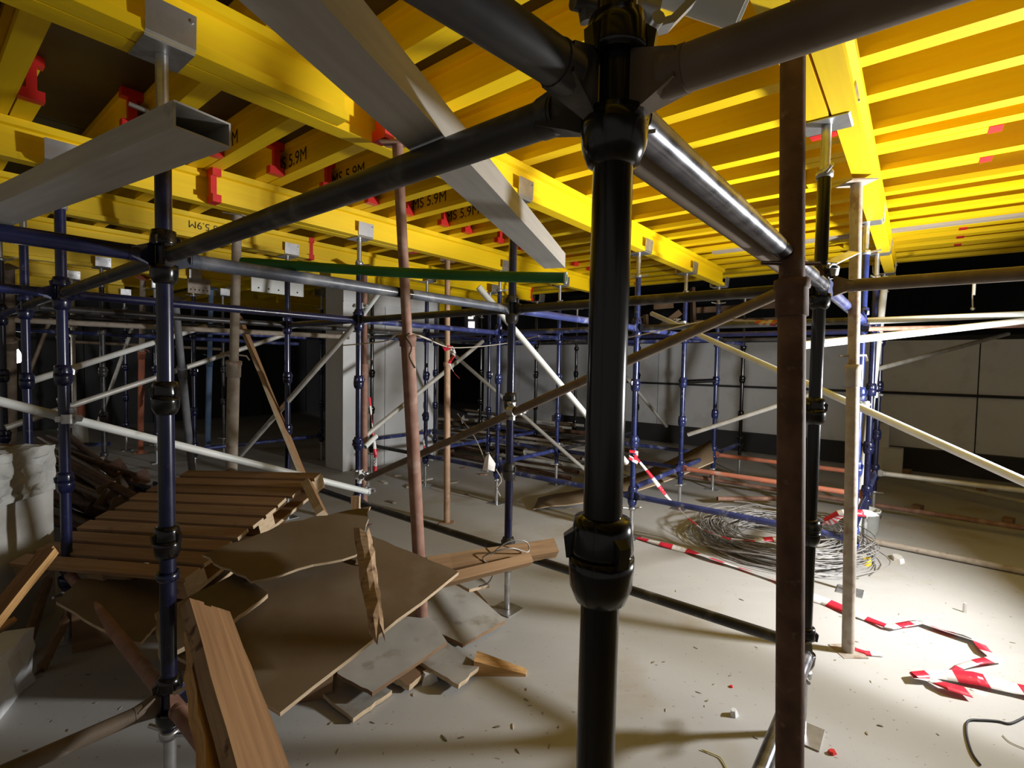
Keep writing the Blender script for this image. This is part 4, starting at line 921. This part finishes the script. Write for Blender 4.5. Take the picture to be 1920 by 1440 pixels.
cable([ond(768, 625, 2.36), ond(762, 632, 2.36), ond(772, 650, 2.35), ond(768, 668, 2.35), ond(778, 690, 2.35)], 0.005, 'dark wire tie hanging from the leaning red-brown prop', brown_pipe, 'wire_tie')
cable([ond(858, 776, 5.9), ond(890, 820, 5.5), ond(912, 870, 5.3)], 0.006, 'thin rope falling from the pipe heap to a pale rag', rope_m, 'rope')
cable([ond(930, 880, 5.35), ond(940, 900, 5.3), ond(932, 915, 5.3), ond(938, 930, 5.35)], 0.006, 'rope tail at the low joint of the roped post', rope_m, 'rope')
rg = ond(915, 868, 5.3)
solo('rag', lambda: G().add([rg + Vector(q) for q in ((-.06, 0, -.08), (0, -.04, -.06), (.07, 0, -.09), (.08, .02, -.01), (.01, 0, .10), (-.03, .02, .06), (0, .05, -.05))], [(0, 1, 5), (1, 2, 3), (1, 3, 4), (1, 4, 5), (5, 4, 6), (6, 4, 3), (6, 3, 2), (0, 5, 6), (0, 6, 2, 1)]), white_tape, 'pale crumpled rag hanging before the pipe heap', 'rag')
cable([ond(1140, 640, 4.5), ond(1230, 622, 3.9), ond(1320, 602, 3.2), ond(1420, 602, 1.9), ond(1455, 607, 1.45)], 0.004, 'pale rope tied to the collar of the square rusty prop', rope_m, 'rope')
tape([ond(1418, 602, 1.6), ond(1432, 606, 1.55), ond(1440, 604, 1.5), ond(1456, 606, 1.45)], 'red tape scrap knotted at the square rusty prop collar', wd=0.035, step=0.03)
cable([ond(880, 1080, 2.75), ond(945, 1020, 2.75), ond(985, 1015, 2.78), ond(990, 1035, 2.8), ond(955, 1028, 2.7), ond(905, 1045, 2.7), ond(925, 1065, 2.7), ond(918, 1090, 2.75), ond(898, 1100, 2.8)], 0.004, 'loop of thin grey cable over the two timbers', wire_m)
# small things on the floor
def chip(u, v, sx, sy, sz, label, mat, name='debris_chip', rz=None):
    q = onz(u, v, 0); g = G(); rz = random.random() * 3 if rz is None else rz
    R = Matrix.Rotation(rz, 3, 'Z')
    vs = []
    for z in (0, sz):
        for k in range(6):
            an = k * math.pi / 3; rr = random.uniform(0.7, 1.05) * (1 if z == 0 else 0.72)
            vs.append(q + R @ Vector((math.cos(an) * sx * rr, math.sin(an) * sy * rr, 0)) + Z * z)
    g.add(vs, [(k, (k + 1) % 6, 6 + (k + 1) % 6, 6 + k) for k in range(6)] + [tuple(range(5, -1, -1)), tuple(range(6, 12))])
    return solo(name, g, mat, label, 'debris')
chip(1376, 1341, 0.028, 0.02, 0.025, 'grey stone on the bare floor left of the square rusty prop', conc, 'stone')
chip(1371, 1288, 0.012, 0.012, 0.006, 'red bottle cap on the floor above the grey stone', red_plastic, 'bottle_cap')
chip(805, 1277, 0.05, 0.04, 0.05, 'grey stone under the small square board', conc, 'stone')
chip(1683, 1050, 0.11, 0.05, 0.03, 'torn white paper bag on the floor by the wire coil', white_tape, 'paper_scrap')
chip(1808, 1148, 0.015, 0.01, 0.06, 'tiny white peg standing on the bright floor', white_tape, 'peg')
chip(1835, 1298, 0.04, 0.03, 0.004, 'white paper scrap by the folded tape end', white_tape, 'paper_scrap')
chip(1560, 1412, 0.025, 0.015, 0.012, 'red and white scrap right of the square rusty prop foot', red_plastic, 'scrap')
chip(808, 1118, 0.05, 0.012, 0.003, 'red plastic sliver on the floor beside the grey board', red_tape, 'scrap')
chip(855, 1075, 0.08, 0.04, 0.02, 'pale splintered wood scrap by the thin strip', split_wood, 'wood_scrap')
board(onz(872, 1098, 0.02), onz(905, 1138, 0.02), (0, 0, 1), 0.07, 0.025, 'short brown wood offcut on the floor behind the grey board', plank_wood, split_wood, name='wood_offcut', cat='offcut', strips=3, seg=2)
for n in range(70):
    u, v = random.choice([(random.uniform(560, 1080), random.uniform(1290, 1440)), (random.uniform(1160, 1460), random.uniform(1100, 1430)), (random.uniform(700, 1090), random.uniform(880, 960)), (random.uniform(1560, 1910), random.uniform(1040, 1430)), (random.uniform(40, 300), random.uniform(1240, 1430))])
    s = random.uniform(0.004, 0.012) * (2.0 if v < 980 else 1)
    chip(u, v, s * random.uniform(1, 2.6), s * 0.5, s * 0.35, 'tiny wood or concrete crumb scattered on the floor', debris_m, 'crumb')['group'] = 'crumbs scattered on the floor'
for n, (u, v) in enumerate([(720, 905), (745, 893), (765, 912), (800, 900), (852, 905), (905, 890), (735, 942), (870, 878), (960, 900)]):
    chip(u, v, random.uniform(.06, .14), .04, .015, 'pale scrap lying on the floor between pillar and middle post', random.choice((white_tape, debris_m, red_rust)), 'scrap')['group'] = 'scraps on the floor by the pillar'
# white pail
pq = onz(1618, 1000, 0)
pa = thing('pail', 'white pail half hidden behind the pale prop', 'bucket', pq)
part('body', lambda: G().lathe([(0.0, 0.0), (0.10, 0.0), (0.125, 0.22), (0.13, 0.22), (0.13, 0.235), (0.12, 0.235), (0.115, 0.02), (0, 0.02)], 20), pale_pipe, pa)
part('handle', lambda: G().path([(0.13 * math.cos(t), 0.02, 0.20 - 0.1 * math.sin(t)) for t in [k * math.pi / 8 for k in range(9)]], 0.004, 6), galv, pa)

# ------------------------------------------------------------------ far lamp, lit window, timber formwork behind
lq = ond(28, 668, 6.2)
lm = thing('work_lamp', 'glowing bare lamp on a dark prop deep at the left edge', 'lamp', lq)
part('bulb', lambda: G().lathe([(0, -0.09), (0.05, -0.075), (0.065, -0.02), (0.05, 0.05), (0.03, 0.09), (0, 0.095)], 16), emit('lamp_glow', (1.0, 0.97, 0.92), 30.0), lm)
part('holder', lambda: G().lathe([(0.0, 0.09), (0.035, 0.09), (0.04, 0.17), (0.0, 0.18)], 12), black_rubber, lm)
part('cord', lambda: G().path([(0, 0, 0.17), (0.02, 0, 0.4), (0.0, 0.03, 0.8)], 0.006, 6), black_rubber, lm)
wq = ond(884, 603, 12.0)
wn = thing('window_1', None, None, wq, (0, 0, -0.05)); wn['kind'] = 'structure'
for dx, dz, sx, sz in ((0.0, -0.09, 0.15, 0.18), (-0.02, 0.09, 0.12, 0.05), (0.04, 0.15, 0.07, 0.04)):
    part('pane', G().box((dx, 0, dz), (sx, 0.02, sz)), emit('daylight_pane', (1.0, 0.90, 0.88), 2.0), wn)
part('window_frame', G().box((0.0, 0.02, 0.03), (0.34, 0.02, 0.5)), conc_dark, wn)
for n, (u0, v0, u1, v1, d_) in enumerate([(1298, 540, 1300, 605, 8.5), (1225, 575, 1262, 572, 8.5), (1305, 582, 1460, 572, 8.5), (1300, 606, 1465, 600, 8.4), (1210, 590, 1212, 625, 8.6), (1230, 620, 1275, 585, 8.4), (1110, 580, 1170, 560, 9.0)]):
    board(ond(u0, v0, d_), ond(u1, v1, d_), (0.2, -1, 0.1), 0.10 if n else 0.16, 0.05, f'{ORD[n]} brown formwork timber in the dark space above the lit wall', timber_dark, name='formwork_timber', cat='timber', strips=1, seg=1, wob=0)
ar = ond(1826, 540, 4.2)
bt = thing('hanging_bolt', 'white threaded rod hanging below the brown ledger over the dark wall', 'rod', ar)
part('rod', lambda: G().tube((0, 0, -0.06), (0, 0, 0.06), 0.012, 10), pale_pipe, bt); part('chain', lambda: G().tube((0, 0, -0.17), (-0.01, 0, -0.06), 0.006, 8).lathe([(0, -0.19), (0.016, -0.18), (0.016, -0.165), (0, -0.16)], 8), galv, bt)
